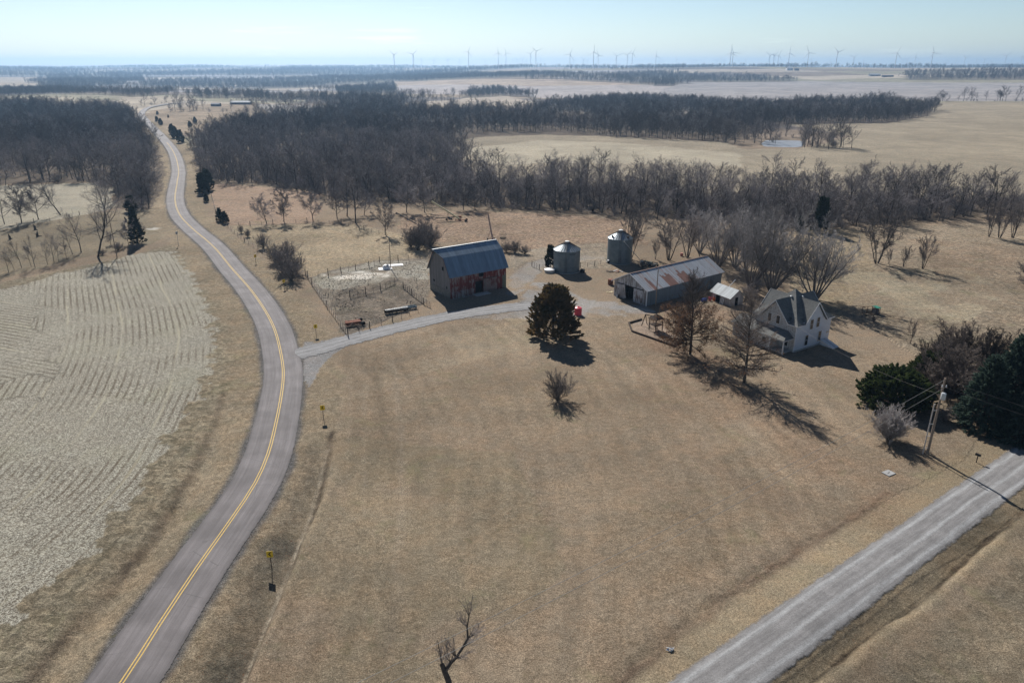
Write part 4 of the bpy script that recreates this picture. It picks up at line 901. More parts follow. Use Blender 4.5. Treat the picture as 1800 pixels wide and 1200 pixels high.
def metalroof(name,base,rust=None,rustamt=0,w=.76,rough=.42,metal=.75,streak=.12,axis=0,patches=False):
    t=NT(name); o=t.tc.outputs['Object']; s=t.sep(o); u=s[axis]
    f=t.m2('FLOOR',t.m2('DIVIDE',u,w)); wn=t.n('ShaderNodeTexWhiteNoise',noise_dimensions='1D'); t.l(f,wn.inputs['W'])
    fr=t.m2('FRACT',t.m2('DIVIDE',u,w)); rib=t.ramp(t.m2('ABSOLUTE',t.m2('SUBTRACT',fr,.5)),.40,.5,0,1)
    sc=[.5,.5,.5]; sc[axis]=3.0; n=t.noise(1.0,5,.65,t.map(o,tuple(sc))); n2=t.noise(.6,4,.6,o)
    c=t.mix(t.ramp(n,.3,.7),tuple(q*(1-streak) for q in base),tuple(min(1,q*(1+streak)) for q in base)); c=t.scalec(c,t.ramp(wn.outputs['Value'],0,1,.86,1.12,False))
    met=metal; ro=rough
    if rust:
        g=t.ramp(t.m2('ADD',t.m2('MULTIPLY',rib,.75),t.m2('MULTIPLY',n2,.6)),.78,1.0,0,.9)
        if patches:
            # whole sheets on the lower half of the slope gone to rust
            f2=t.m2('FLOOR',t.m2('DIVIDE',u,w*1.5)); w2=t.n('ShaderNodeTexWhiteNoise',noise_dimensions='1D'); t.l(t.m2('ADD',f2,23.0),w2.inputs['W'])
            low=t.m2('MULTIPLY',t.m2('LESS_THAN',s[2],t.m2('ADD',5.35,t.m2('MULTIPLY',wn.outputs['Value'],.7))),t.m2('GREATER_THAN',w2.outputs['Value'],.50))
            low=t.m2('MULTIPLY',low,t.m2('LESS_THAN',u,19.0)); g=t.m2('MAXIMUM',g,t.m2('MULTIPLY',low,.93))
            st=t.m2('MULTIPLY',t.m2('GREATER_THAN',wn.outputs['Value'],.70),.65); g=t.m2('MAXIMUM',g,t.m2('MULTIPLY',st,t.ramp(n,.35,.6)))
        g=t.m2('MINIMUM',t.m2('MULTIPLY',g,1.0),1.0); c=t.mix(g,c,t.mix(t.ramp(n2,.3,.7),rust,tuple(q*1.5 for q in rust)))
        met=t.m2('MULTIPLY',t.m2('SUBTRACT',1.0,g),metal); ro=t.m2('ADD',rough,t.m2('MULTIPLY',g,.45))
    else: c=t.scalec(c,t.m2('SUBTRACT',1.0,t.m2('MULTIPLY',rib,.18)))
    t.bump(rib,.6,.03); return t.fin(c,ro,met,.4)
def siding(name,col,chip=None):
    t=NT(name); o=t.tc.outputs['Object']; s=t.sep(o); fr=t.m2('FRACT',t.m2('DIVIDE',s[2],.14)); n=t.noise(1.3,5,.7,o)
    c=t.mix(t.ramp(n,.3,.7),tuple(q*.93 for q in col),col); c=t.scalec(c,t.ramp(fr,0,.2,.8,1))
    if chip: c=t.mix(t.ramp(t.noise(2.6,6,.8,o),.50,.60,0,.8),c,chip)
    t.bump(fr,.5,.02); return t.fin(c,.75,0,.3)
def lib():
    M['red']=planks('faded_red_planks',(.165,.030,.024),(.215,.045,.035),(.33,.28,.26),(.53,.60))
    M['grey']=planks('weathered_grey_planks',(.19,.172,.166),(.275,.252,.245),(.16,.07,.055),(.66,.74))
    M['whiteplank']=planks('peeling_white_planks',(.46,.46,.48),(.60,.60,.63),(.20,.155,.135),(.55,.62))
    M['barnroof']=metalroof('blue_grey_barn_roof',(.30,.37,.43),w=.9,rough=.38,metal=.75)
    M['shedroof']=metalroof('rusted_tin_roof',(.50,.53,.56),(.15,.062,.042),w=.72,rough=.5,metal=.45,patches=True)
    M['tin']=metalroof('bright_tin_roof',(.40,.43,.45),None,w=.7,rough=.75,metal=.1)
    M['shedwall']=metalroof('blue_grey_steel_wall',(.14,.18,.22),w=.3,rough=.6,metal=.3)
    t=NT('corrugated_bin_steel'); s=t.sep(t.tc.outputs['Object']); sn=t.m2('SINE',t.m2('MULTIPLY',s[2],2*math.pi/.11)); n=t.noise(.8,4,.6)
    rg=t.m2('FRACT',t.m2('DIVIDE',s[2],.82)); c=t.mix(t.ramp(n,.3,.7),(.11,.15,.18),(.16,.20,.23)); c=t.scalec(c,t.ramp(rg,.94,1,1,.7)); t.bump(sn,.35,.015); M['bin']=t.fin(c,.5,.55,.4)
    M['binroof']=simple('bin_roof_steel',(.34,.39,.43),.42,.5,.15,1.0); M['dark']=simple('dark_opening',(.010,.010,.011),1,0,.1,1,0)
    M['steel']=simple('galvanised_steel',(.42,.44,.46),.5,.5,.15); M['darksteel']=simple('dark_rusty_steel',(.055,.042,.036),.8,.2,.4); M['rust']=simple('red_rusty_steel',(.20,.075,.045),.85,.1,.4)
    M['siding']=siding('white_lap_siding',(.82,.85,.91)); M['oldsiding']=siding('peeling_white_siding',(.58,.58,.58),(.20,.18,.165))
    t=NT('grey_shingles'); o=t.tc.outputs['Object']; n=t.noise(3,5,.7,o); n2=t.noise(.5,3,.6,o); c=t.mix(t.ramp(n,.3,.7),(.13,.135,.135),(.20,.20,.19)); c=t.scalec(c,t.ramp(n2,.3,.7,.85,1.12)); t.bump(n,.4,.03); M['shingle']=t.fin(c,.9,0,.2)
    M['white']=simple('white_paint',(.74,.75,.77),.6,0,.08); M['glass']=simple('dark_window_glass',(.02,.025,.03),.12,0,.1,1,.6); M['stone']=simple('fieldstone_foundation',(.22,.20,.175),.95,0,.4,4,.2,None,.6)
    M['concrete']=simple('pale_concrete',(.46,.45,.43),.9,0,.14,2); M['pole']=simple('weathered_pole_wood',(.26,.205,.165),.9,0,.2,2); M['post']=simple('grey_fence_wood',(.17,.14,.12),.95,0,.3,3)
    M['darkwood']=simple('dark_stained_timber',(.05,.036,.028),.9,0,.3,3); M['wire']=simple('fence_wire',(.20,.18,.17),.7,.3,.1); M['cable']=simple('aluminium_cable',(.34,.33,.31),.6,.3,.05)
    M['yellow']=simple('yellow_sign_face',(.92,.60,.04),.5,0,.06); M['black']=simple('black_paint',(.012,.012,.012),.6,0,.1); M['pink']=simple('faded_red_plastic',(.70,.045,.085),.45,0,.15,2,.5)
    M['blue']=simple('blue_plastic',(.03,.09,.42),.4,0,.15,2,.5); M['green']=simple('green_tarp',(.04,.28,.19),.6,0,.2); M['cream']=simple('cream_tube',(.78,.68,.42),.6,.1,.12); M['paletube']=simple('faded_orange_tube',(.55,.36,.27),.6,.1,.25)
    M['marking']=simple('yellow_road_paint',(.58,.40,.12),.8,0,.18,6); M['orange']=simple('orange_plastic',(.55,.12,.03),.5,0,.2); M['sand']=simple('sand_fill',(.34,.28,.21),1,0,.25,3)
    M['darkblue']=simple('dark_blue_lid',(.02,.045,.09),.4,0,.2); M['turbine']=simple('white_turbine_paint',(.72,.73,.75),.5,0,.03,.05)
def frame(A,ang,**k): return thing(k.pop('name'),(A[0],A[1],tz(*A)),R(ang),k.get('label'),k.get('cat'),k.get('group'))
def gates(parent,x0,x1,y,h,lean,n=6):
    m=MB()
    for k in range(n): z=.15+k*(h-.15)/(n-1); m.bar((x0,y-lean*(1-z/h),z),(x1,y-lean*(1-z/h),z),.06)
    for x in (x0,x1,(x0+x1)/2): m.bar((x,y-lean,.1),(x,y,h),.06)
    return m
def barn():
    L,Wd=16.8,10.6; t=frame((-15.3,169.8),35,name='barn',label='old faded red gambrel barn with blue-grey metal roof and dark open door',cat='barn')
    prof=[(0,0),(0,6.0),(2.5,9.9),(Wd/2,11.7),(Wd-2.5,9.9),(Wd,6.0),(Wd,0)]
    ftp=.35
    m=MB(); # front wall (y=0) with door and loft openings
    def wall(m,x0,x1,z0,z1,ops,y0,y1):
        xs=sorted({x0,x1}|{o[0] for o in ops}|{o[1] for o in ops}); zs=sorted({z0,z1}|{o[2] for o in ops}|{o[3] for o in ops})
        for a,b in zip(xs,xs[1:]):
            for c,d in zip(zs,zs[1:]):
                cx,cz=(a+b)/2,(c+d)/2
                if any(o[0]<cx<o[1] and o[2]<cz<o[3] for o in ops): continue
                m.box((a,y0,c),(b,y1,d))
    wall(m,0,L,.0,6.0,[(7.3,9.6,0,3.3),(8.4,9.9,4.3,5.9)],0,.15); m.build('front_wall',M['red'],t)['label']='faded red plank wall with worn grey streaks'
    m=MB(); g=[(.16,.5),(.16,6.05),(2.57,9.82),(Wd/2,11.5),(Wd-2.57,9.82),(Wd-.16,6.05),(Wd-.16,.5)]
    m.prism(g,'x',0,.15); m.build('gable_wall',M['grey'],t)['label']='weathered grey plank gable'
    MB().prism(g,'x',L-.15,L).build('gable_wall',M['grey'],t)
    MB().box((0.0,Wd-.15,0),(L,Wd,6)).build('back_wall',M['grey'],t)
    m=MB().box((-.12,.2,-.2),(.0,Wd-.2,1.7)); m.build('stone_foundation',M['stone'],t)
    # roof: two planes per side, hay hood at the left ridge end
    h=.55
    def roofside(s):
        Y=lambda y:y if s>0 else Wd-y
        m=MB(); e=(-.45,5.45); k=(2.5,10.0); r=(Wd/2,11.82)
        m.slab([(-h,Y(e[0]),e[1]),(L+h,Y(e[0]),e[1]),(L+h,Y(k[0]),k[1]),(-h,Y(k[0]),k[1])],.07)
        m.slab([(-h,Y(k[0]),k[1]+.012),(L+h,Y(k[0]),k[1]+.012),(L+h,Y(r[0]),r[1]),(-h-1.3,Y(r[0]),r[1]),(-h-.1,Y(k[0]+.35),k[1]+.012+.228)],.07)
        return m
    for s in (1,-1): roofside(s).build('roof',M['barnroof'],t)
    m=MB().box((-h-1.3,Wd/2-.18,11.80),(L+h,Wd/2+.18,11.88)); m.build('ridge_cap',M['steel'],t)
    bb=simple('dark_red_trim',(.13,.035,.025))
    for s in (0,1):
        m=MB()
        Y=(lambda y:y) if s==0 else (lambda y:Wd-y)
        m.bar((-h+.05,Y(-.42),5.38),(-h+.05,Y(2.5),9.86),.08,.2); m.bar((-h+.05,Y(2.5),9.86),(-h-.3,Y(4.5),11.2),.08,.2)
        m.build('barge_board',bb,t)
    MB().box((7.3,.7,.02),(9.6,.76,3.3)).build('door',M['dark'],t)['label']='open dark doorway'
    MB().box((8.4,.4,4.3),(9.9,.44,5.9)).build('loft_opening',M['dark'],t)
    for y,z,a,b in ((3.1,6.5,.9,.95),(1.6,2.1,.5,.7),(7.9,2.6,.8,.6)): MB().box((-.025,y,z),(-.004,y+a,z+b)).build('window',M['dark'],t)
    m=MB().box((9.75,-.07,.1),(13.9,-.01,3.5)); m.build('sliding_door',planks('pale_worn_red_planks',(.26,.19,.17),(.34,.27,.25),(.16,.05,.04),(.5,.6)),t)['label']='worn pinkish sliding door'
    MB().box((7.0,-.10,3.56),(14.4,-.03,3.72)).build('door_track',M['darksteel'],t)
    MB().box((15.6,-.06,.1),(16.75,-.012,3.6)).build('side_panel',simple('greenish_grey_boards',(.15,.16,.12),.9,0,.3,2),t)
    return t
def loc(A,ang,x,y): a=R(ang); return (A[0]+x*math.cos(a)-y*math.sin(a),A[1]+x*math.sin(a)+y*math.cos(a))
def barn_bits():
    A,an=(-15.3,169.8),35
    for k,(x0,x1,l) in enumerate([(.2,3.4,'tubular stock gate leaning on the barn front, left one'),(2.9,6.3,'tubular stock gate leaning on the barn front, right one')]):
        P=loc(A,an,x0,-.35-.12*k); t=frame(P,an,name='stock_gate',label=l,cat='gate',group='gates leaning on the barn'); m=MB(); w_=x1-x0
        for q in range(6): z=.15+q*.3; m.bar((0,-.6*(1-z/1.7),z),(w_,-.6*(1-z/1.7),z),.05)
        m.build('rails',M['steel'],t)
        for x in (0,w_,w_/2): MB().bar((x,-.6,.05),(x,-.02,1.75),.05).build('upright',M['steel'],t)
    P=loc(A,an,8.5,-1.2); t=frame(P,an,name='door_slab',label='concrete slab on the ground before the barn doorway',cat='slab'); MB().box((-2.2,-1.0,-.1),(2.2,1.05,.09)).build('slab_top',M['concrete'],t)
def grain_bin(x,y,r,h,hr,label,opts):
    t=thing('grain_bin',(x,y,tz(x,y)),0,label,'grain bin','grain bins'); n=44
    MB().lathe([(r,-.1),(r,h)],n).build('wall',M['bin'],t,True)
    z1=h+hr; MB().lathe([(r+.12,h-.08),(r+.12,h-.02),(.62,z1-.25)],n).build('roof',M['binroof'],t,True)
    nr=30
    m=MB()
    for k in range(nr):
        a=2*math.pi*k/nr; c,s=math.cos(a),math.sin(a); m.bar(((r+.13)*c,(r+.13)*s,h+.0),(.62*c,.62*s,z1-.22),.06,.08)
    m.build('roof_ribs',M['darksteel'],t)
    m=MB().lathe([(.66,z1-.32),(.66,z1-.02),(.60,z1+.04),(0.01,z1+.10)],20); m.build('cap',simple('cap_white',(.7,.7,.68),.5,.1,.1),t,True)
    # ladder up wall and roof on the camera side
    az=math.atan2(-y,-x)+opts.get('la',0); c,s=math.cos(az),math.sin(az); tx,ty=-s,c; m=MB()
    for q in (-.22,.22): 
        m.bar((c*(r+.12)+tx*q,s*(r+.12)+ty*q,.3),(c*(r+.12)+tx*q,s*(r+.12)+ty*q,h+.25),.04); m.bar((c*(r+.1)+tx*q,s*(r+.1)+ty*q,h+.15),(c*.7+tx*q,s*.7+ty*q,z1-.05),.05)
    k=.5
    while k<h: m.bar((c*(r+.12)+tx*-.22,s*(r+.12)+ty*-.22,k),(c*(r+.12)+tx*.22,s*(r+.12)+ty*.22,k),.03); k+=.35
    for f in np.arange(.08,.95,.1):
        R_=r*(1-f)+.7*f; z=h+.15+(z1-h-.2)*f; m.bar((c*R_-tx*.24,s*R_-ty*.24,z),(c*R_+tx*.24,s*R_+ty*.24,z),.05)
    m.build('ladder',M['darksteel'],t)
    if opts.get('door'):
        a=az+.02; c,s=math.cos(a),math.sin(a); tx,ty=-s,c; m=MB(); m.bar((c*(r+.03),s*(r+.03),.7),(c*(r+.03),s*(r+.03),2.3),.75,.05,(c,s,0)); m.build('door',simple('bin_door',(.13,.16,.19),.6,.4),t)
    for aa,rr in opts.get('vents',()):
        a=az+aa; c,s=math.cos(a),math.sin(a); zz=h+(z1-h)*(1-(rr-.62)/(r-.5)); MB().lathe([(.3,0),(.3,.4),(.22,.5),(.01,.52)],12,(c*rr,s*rr,zz-.1)).build('roof_vent',M['darksteel'],t,True)
    if opts.get('sign'):
        m=MB(); 
        for k in range(7):
            a=az+.22+k*.085; c,s=math.cos(a),math.sin(a); tx,ty=-s,c; q=(c*(r+.02),s*(r+.02)); z=h-.95+.03*math.sin(k)
            m.bar((q[0]-tx*.10,q[1]-ty*.10,z),(q[0]-tx*.10,q[1]-ty*.10,z+.5),.06,.03); m.bar((q[0]+tx*.10,q[1]+ty*.10,z),(q[0]+tx*.10,q[1]+ty*.10,z+.5),.06,.03) if k%2 else m.bar((q[0],q[1],z+.46),(q[0]+tx*.13,q[1]+ty*.13,z+.46),.06,.03)
            m.bar((q[0]-tx*.12,q[1]-ty*.12,z+(.03 if k%3 else .25)),(q[0]+tx*.12,q[1]+ty*.12,z+(.03 if k%3 else .25)),.03,.06)
        m.build('lettering',M['black'],t)['label']='faded unreadable dark lettering under the eave'
    MB().lathe([(r+.18,-.15),(r+.18,.08),(r,.10)],n).build('concrete_ring',M['concrete'],t)
    return t
def machine_shed():
    A,an=(32.5,163.7),37; L,Wd,he,hr=28.5,11.2,4.0,6.9
    t=frame(A,an,name='machine_shed',label='long machine shed with rust-striped tin roof and a half-open tilted door',cat='shed')
    g=[(.1,0),(.1,he),(Wd/2,hr-.1),(Wd-.1,he),(Wd-.1,0)]
    # gable front (x=0 plane, y from 0 to Wd) pieces around the opening y 4.3..7.2, z<3.5
    m=MB(); m.prism([(.1,0),(.1,he),(4.3,he+ (hr-.1-he)*4.2/(Wd/2-.1)),(4.3,0)],'x',0,.12)
    m.prism([(4.3,3.6),(4.3,he+(hr-.1-he)*4.2/(Wd/2-.1)),(Wd/2,hr-.1),(7.4,he+(hr-.1-he)*(Wd-.1-7.4)/(Wd/2-.1)),(7.4,3.6)],'x',0,.12)
    m.prism([(7.4,0),(7.4,he+(hr-.1-he)*(Wd-.1-7.4)/(Wd/2-.1)),(Wd-.1,he),(Wd-.1,0)],'x',0,.12)
    m.build('gable_wall',planks('patchy_grey_white_planks',(.24,.225,.215),(.36,.35,.345),(.55,.55,.57),(.5,.58),w=.3),t)
    MB().box((1.6,4.0,.02),(1.66,7.7,3.7)).build('dark_interior',M['dark'],t)
    MB().prism(g,'x',L-.12,L).build('back_gable',M['shedwall'],t)
    MB().box((.12,.0,0),(L-.12,.10,he)).build('side_wall',M['shedwall'],t)['label']='blue-grey steel side wall'
    MB().box((.12,Wd-.1,0),(L-.12,Wd,he)).build('side_wall',M['shedwall'],t)
    MB().box((-.12,-.09,0),(.02,.12,he+.05)).build('corner_trim',M['white'],t)
    sl=(hr-he)/(Wd/2)
    for s,nm in ((1,'front'),(-1,'back')):
        Y=(lambda y:y) if s>0 else (lambda y:Wd-y)
        m=MB().slab([(-.5,Y(-.5),he-.5*sl+.12),(L+.4,Y(-.5),he-.5*sl+.12),(L+.4,Y(Wd/2),hr+.12),(-.5,Y(Wd/2),hr+.12)],.07)
        m.build('roof',M['shedroof'] if s>0 else simple('pale_rusty_tin',(.52,.44,.42),.5,.3,.12,.6),t)
    MB().box((-.5,Wd/2-.16,hr+.115),(L+.4,Wd/2+.16,hr+.18)).build('ridge_cap',simple('rust_ridge',(.16,.10,.085),.7,.2),t)
    # verge trim
    m=MB(); m.bar((-.53,-.5,he-.5*sl+.1),(-.53,Wd/2,hr+.1),.06,.22); m.bar((-.53,Wd+.5,he-.5*sl+.1),(-.53,Wd/2,hr+.1),.06,.22); m.build('verge_board',M['white'],t)
    # sliding doors: right leaf hangs straight, left leaf tilted
    MB().box((-.10,1.35,.12),(-.03,4.35,3.55)).build('sliding_door',M['whiteplank'],t)['label']='closed straight white door leaf'
    d=MB().box((-.035,-1.55,-1.7),(.035,1.55,1.7)).build('sliding_door',M['whiteplank'],t); d.location=(-.12,8.6,1.85); d.rotation_euler=(R(-7),R(-4),0); d['label']='tilted white door leaf hanging loose'
    MB().box((-.14,1.2,3.62),(-.02,9.9,3.76)).build('door_track',M['darksteel'],t)
    MB().box((-.025,.25,.3),(-.004,1.0,3.2)).build('brown_boards',M['grey'],t)
    # junk against the left corner
def small_shed():
    A,B,C=(52.6,163.3),(56.3,165.1),(51.2,168.7)
    # long side A->C direction from pixels of the ridge
    r1,r2=flat(1263,498,3.9),flat(1299,511,3.9); ang=math.degrees(math.atan2(r2[1]-r1[1],r2[0]-r1[0])); L=math.hypot(r2[0]-r1[0],r2[1]-r1[1])-.5
    c,s=math.cos(R(ang)),math.sin(R(ang)); o=(A[0]-c*L,A[1]-s*L)
    t=frame(o,ang,name='small_shed',label='little pale plank shed with bright tin roof beside the house',cat='shed'); Wd=4.2
    g=[(0.05,0),(.05,2.35),(Wd/2,3.85),(Wd-.05,2.35),(Wd-.05,0)]
    pw=planks('pale_grey_planks',(.34,.31,.30),(.46,.43,.42),None); 
    MB().prism(g,'x',L-.1,L).build('gable_wall',pw,t); MB().prism(g,'x',0,.1).build('gable_wall',pw,t)
    MB().box((.1,0,0),(L-.1,.1,2.4)).build('front_wall',pw,t); MB().box((.1,Wd-.1,0),(L-.1,Wd,2.4)).build('back_wall',pw,t)
    for s_ in (1,-1):
        Y=(lambda y:y) if s_>0 else (lambda y:Wd-y)
        MB().slab([(-.4,Y(-.5),2.1),(L+.4,Y(-.5),2.1),(L+.4,Y(Wd/2),3.98),(-.4,Y(Wd/2),3.98)],.06).build('roof',M['tin'],t)
    MB().box((L+.004,1.5,.05),(L+.03,2.4,2.1)).build('door',M['dark'],t); MB().box((L*.25,-.03,.1),(L*.45,-.004,2.0)).build('door',M['dark'],t)
    m=MB(); 
    for k in range(3): m.bar((L*.55+k*.45,-.5,0),(L*.55+k*.45,-.05,2.1),.12)
    m.build('leaning_boards',M['white'],t)
    m=MB().tube([(L*.42,Wd*.62,3.5),(L*.42+.9,Wd*.62+1.2,5.6)],.07,8); m.build('vent_pipe',M['white'],t)
    P=(o[0]-.4,o[1]-.6); 
    for nm,mt,dx,dy,lab in (('barrel','blue',-2.2,-1.6,'bright blue barrel lying by the little shed'),('red_can','pink',-.6,-1.0,'dark red can by the little shed wall'),('orange_can','orange',.5,-1.0,'orange can by the little shed wall')):
        q=thing(nm,(o[0]+dx,o[1]+dy,tz(o[0]+dx,o[1]+dy)),.3,lab,'barrel' if mt=='blue' else 'can')
        if mt=='blue': MB().tube([(-.7,0,.4),(-.66,0,.4),(-.62,0,.4),(.62,0,.4),(.7,0,.4)],[.36,.42,.44,.44,.38],14).build('body',M[mt],q,True); MB().tube([(-.76,.15,.55),(-.7,.15,.55)],.07,8).build('bung',M['dark'],q)
        else: MB().lathe([(.01,0),(.33,0),(.36,.1),(.36,.8),(.3,.9),(.01,.9)],14).build('body',M[mt],q,True); MB().lathe([(.1,.9),(.1,1.0),(.01,1.0)],8).build('cap',M['dark'],q)
def house():
    A,an=(57.2,134.1),32.6; L,Wd,he=11.2,11.0,6.0
    t=frame(A,an,name='farmhouse',label='two-storey white farmhouse with grey hip roof and gabled dormer walls',cat='house')
    MB().box((0,0,0),(L,.2,he)).build('right_wall',M['siding'],t)
    MB().box((0,.2,0),(.2,Wd,he)).build('left_wall',M['oldsiding'],t)['label']='weathered side with peeling paint'
    MB().box((.2,Wd-.2,0),(L,Wd,he)).build('back_wall',M['siding'],t); MB().box((L-.2,.2,0),(L,Wd-.2,he)).build('end_wall',M['siding'],t)
    MB().box((-.06,-.06,-.2),(L+.06,-.0,.35)).build('foundation',M['concrete'],t)
    cx,cy,ap=L/2,Wd/2,11.2; ov=.45; e=5.72
    # hip roof with flared foot
    m=MB(); cor=[(-ov,-ov,e),(L+ov,-ov,e),(L+ov,Wd+ov,e),(-ov,Wd+ov,e)]; inn=[(.9,.9,6.65),(L-.9,.9,6.65),(L-.9,Wd-.9,6.65),(.9,Wd-.9,6.65)]
    lp=lambda p,q,f:tuple(p[i]+(q[i]-p[i])*f for i in range(3))
    for k in range(4):
        a,b=cor[k],cor[(k+1)%4]; c,d=inn[(k+1)%4],inn[k]
        for p,q,r_,s_ in ((a,b,c,d),(b,a,d,c)): m.slab([p,lp(p,q,.19),lp(s_,r_,.13),s_],.1)
        m.slab([d,c,(cx,cy,ap)],.1)
    m.build('roof',M['shingle'],t)
    for k in (0,3):
        a,b=cor[k],cor[(k+1)%4]
        for p,q in ((a,b),(b,a)): MB().bar((p[0],p[1],e-.1),(lp(p,q,.19)[0],lp(p,q,.19)[1],e-.1),.06,.18).build('fascia',M['white'],t)
    # cross gables
    gw,gz=3.3,9.6
    for side in range(4):
        wl=(M['siding'],M['oldsiding'],M['siding'],M['siding'])[side]
        q=thing.__call__ if False else None
        def T(u,v,z):
            return [(cx+u,v,z),(v,cy-u,z),(cx-u,Wd-v,z),(L-v,cy+u,z)][side]
        m=MB(); tri=[T(-gw,-.03,e-.1),T(gw,-.03,e-.1),T(0,-.03,gz)]; tr2=[T(-gw,.15,e-.1),T(gw,.15,e-.1),T(0,.15,gz)]
        m.add(tri+tr2,[(0,1,2),(5,4,3),(0,3,4,1),(1,4,5,2),(2,5,3,0)]); m.build('gable_wall',wl,t)
        dep=cy*.86
        for s_ in (-1,1):
            MB().slab([T(s_*(gw+.55),-.5,e-.28),T(0,-.5,gz+.18),T(0,dep,gz+.18),T(s_*(gw+.55),2.2,e-.28)] if False else [T(s_*(gw+.45),-.45,e-.25),T(0,-.45,gz+.2),T(0,dep,gz+.2),T(s_*(gw+.45),1.0,e-.25)],.09).build('gable_roof',M['shingle'],t)
            b=MB(); b.bar(T(s_*(gw+.45),-.48,e-.28),T(0,-.48,gz+.14),.05,.2); b.build('barge_board',M['white'],t)
    def win(x0,x1,z0,z1,side=0):
        m=MB(); 
        if side==0:
            f=MB().box((x0-.1,-.075,z0-.1),(x1+.1,-.035,z1+.1)).build('window',M['white'],t); MB().box((x0,-.09,z0),(x1,-.077,z1)).build('pane',M['glass'],f)
            MB().bar((x0,-.10,(z0+z1)/2),(x1,-.10,(z0+z1)/2),.03,.05).build('meeting_rail',M['white'],f)
        else:
            f=MB().box((-.075,x0-.1,z0-.1),(-.035,x1+.1,z1+.1)).build('window',M['white'],t); MB().box((-.09,x0,z0),(-.077,x1,z1)).build('pane',M['glass'],f)
    win(3.2,4.05,.9,3.0); win(7.5,8.35,1.0,3.1); win(4.2,5.05,4.2,6.2); win(6.3,7.15,4.3,6.3)
    win(4.2,5.0,4.9,6.6,1); win(6.3,7.1,4.9,6.6,1); win(1.6,2.5,.9,2.5,1)
    for x,y,z in ((cx-1.5,cy-.3,9.7),(cx+.5,cy-1.5,9.6),(cx+2.1,cy+1.0,9.2)): MB().lathe([(.2,-.4),(.2,.25),(.28,.28),(.01,.4)],12,(x,y,z)).build('roof_vent',M['steel'],t,True)
    # porch along the left side, partly enclosed
    px=-2.7; z0,z1=2.95,4.15; y0,y1=.7,9.6
    MB().slab([(px-.35,y0-.35,z0),(px-.35,y1,z0),(-.02,y1,z1),(-.02,y0+1.2,z1)],.1).build('porch_roof',M['shingle'],t)
    MB().slab([(px-.35,y0-.35,z0),(-.02,y0-.35,z0+.02),(-.02,y0+1.2,z1)],.1).build('porch_roof',M['shingle'],t)
    MB().box((px-.2,y0-.3,z0-.25),(0,y0-.2,z0-.02)).build('porch_beam',M['white'],t)
    MB().box((px-.25,y0-.2,z0-.25),(px-.15,y1,z0-.02)).build('porch_beam',M['white'],t)
    MB().box((px-.3,y0-.3,0),(px-.1,y0-.1,z0-.2)).build('porch_post',M['white'],t); MB().box((px-.3,y0+3.0,0),(px-.1,y0+3.2,z0-.2)).build('porch_post',M['white'],t)
    MB().box((px,y0,-.1),(-.02,y0+3.2,.3)).build('porch_floor',M['concrete'],t)
    MB().box((px-.1,y0+3.2,0),(-.02,y1-.1,z0-.1)).build('enclosed_porch',M['oldsiding'],t)
    MB().box((px-.14,y0+4.2,1.3),(px-.11,y0+5.0,2.3)).build('porch_window',M['glass'],t)
    # low rear wing
    MB().box((-2.4,y1,0),(3.6,y1+4.2,2.9)).build('wing_wall',M['oldsiding'],t)
    MB().slab([(-2.9,y1-.05,3.0),(-2.9,y1+4.6,3.0),(.6,y1+4.6,4.5),(.6,y1-.05,4.5)],.1).build('wing_roof',M['shingle'],t)
    MB().slab([(4.1,y1-.05,3.0),(4.1,y1+4.6,3.0),(.6,y1+4.6,4.5),(.6,y1-.05,4.5)],.1).build('wing_roof',M['shingle'],t)
    # chimney behind the roof
    MB().box((L-1.1,-.035,2.2),(L-.2,-.0,2.6)).build('meter_box',M['steel'],t)
    # cellar hatch
    P=loc(A,an,8.4,0); q=frame(P,an,name='cellar_hatch',label='white sloping cellar hatch against the right house wall',cat='cellar hatch')
    MB().add([(0,-.08,0),(2.0,-.08,0),(2.0,-3.2,0),(0,-3.2,0),(0,-.08,1.15),(2.0,-.08,1.15),(2.0,-3.2,.15),(0,-3.2,.15)],[(0,1,2,3),(4,5,6,7),(0,1,5,4),(1,2,6,5),(2,3,7,6),(3,0,4,7)]).build('hatch_body',M['white'],q)
    MB().bar((1.0,-.2,1.17),(1.0,-3.1,.22),.04,.03).build('door_seam',M['darksteel'],q)
def fence(pl,label,sp=2.6,h=1.35,wires=4,big=None,name='wire_fence',group=None,rail=False,px=True):
    P=[flat(*p) for p in pl] if px else pl
    t=thing(name,(P[0][0],P[0][1],tz(*P[0])),0,label,'fence',group); o=t.location.copy()
    tops=[]
    L=0; seg=list(zip(P,P[1:])); 
    for i,(a,b) in enumerate(seg):
        d=math.hypot(b[0]-a[0],b[1]-a[1]); n=max(1,round(d/sp))
        for k in range(n+(1 if i==len(seg)-1 else 0)):
            tops.append((a[0]+(b[0]-a[0])*k/n,a[1]+(b[1]-a[1])*k/n,k==0))
    rr=random.Random(int(P[0][0]*10))
    for x,y,c in tops:
        z=tz(x,y)-o.z; hh=h*rr.uniform(.9,1.12)*(1.25 if c else 1); r=(.11 if c else .055)
        MB().tube([(x-o.x,y-o.y,z-.2),(x-o.x+rr.gauss(0,.04),y-o.y+rr.gauss(0,.04),z+hh)],[r,r*.85],6).build('post',M['post'] if not c else M['darkwood'],t)
    m=MB()
    for k in range(wires):
        z=h*(.25+.7*k/(wires-1))
        for a,b in zip(tops,tops[1:]): m.bar((a[0]-o.x,a[1]-o.y,tz(a[0],a[1])-o.z+z),(b[0]-o.x,b[1]-o.y,tz(b[0],b[1])-o.z+z),.018 if not rail else .05)
    m.build('wires' if not rail else 'rails',M['wire'] if not rail else M['post'],t)
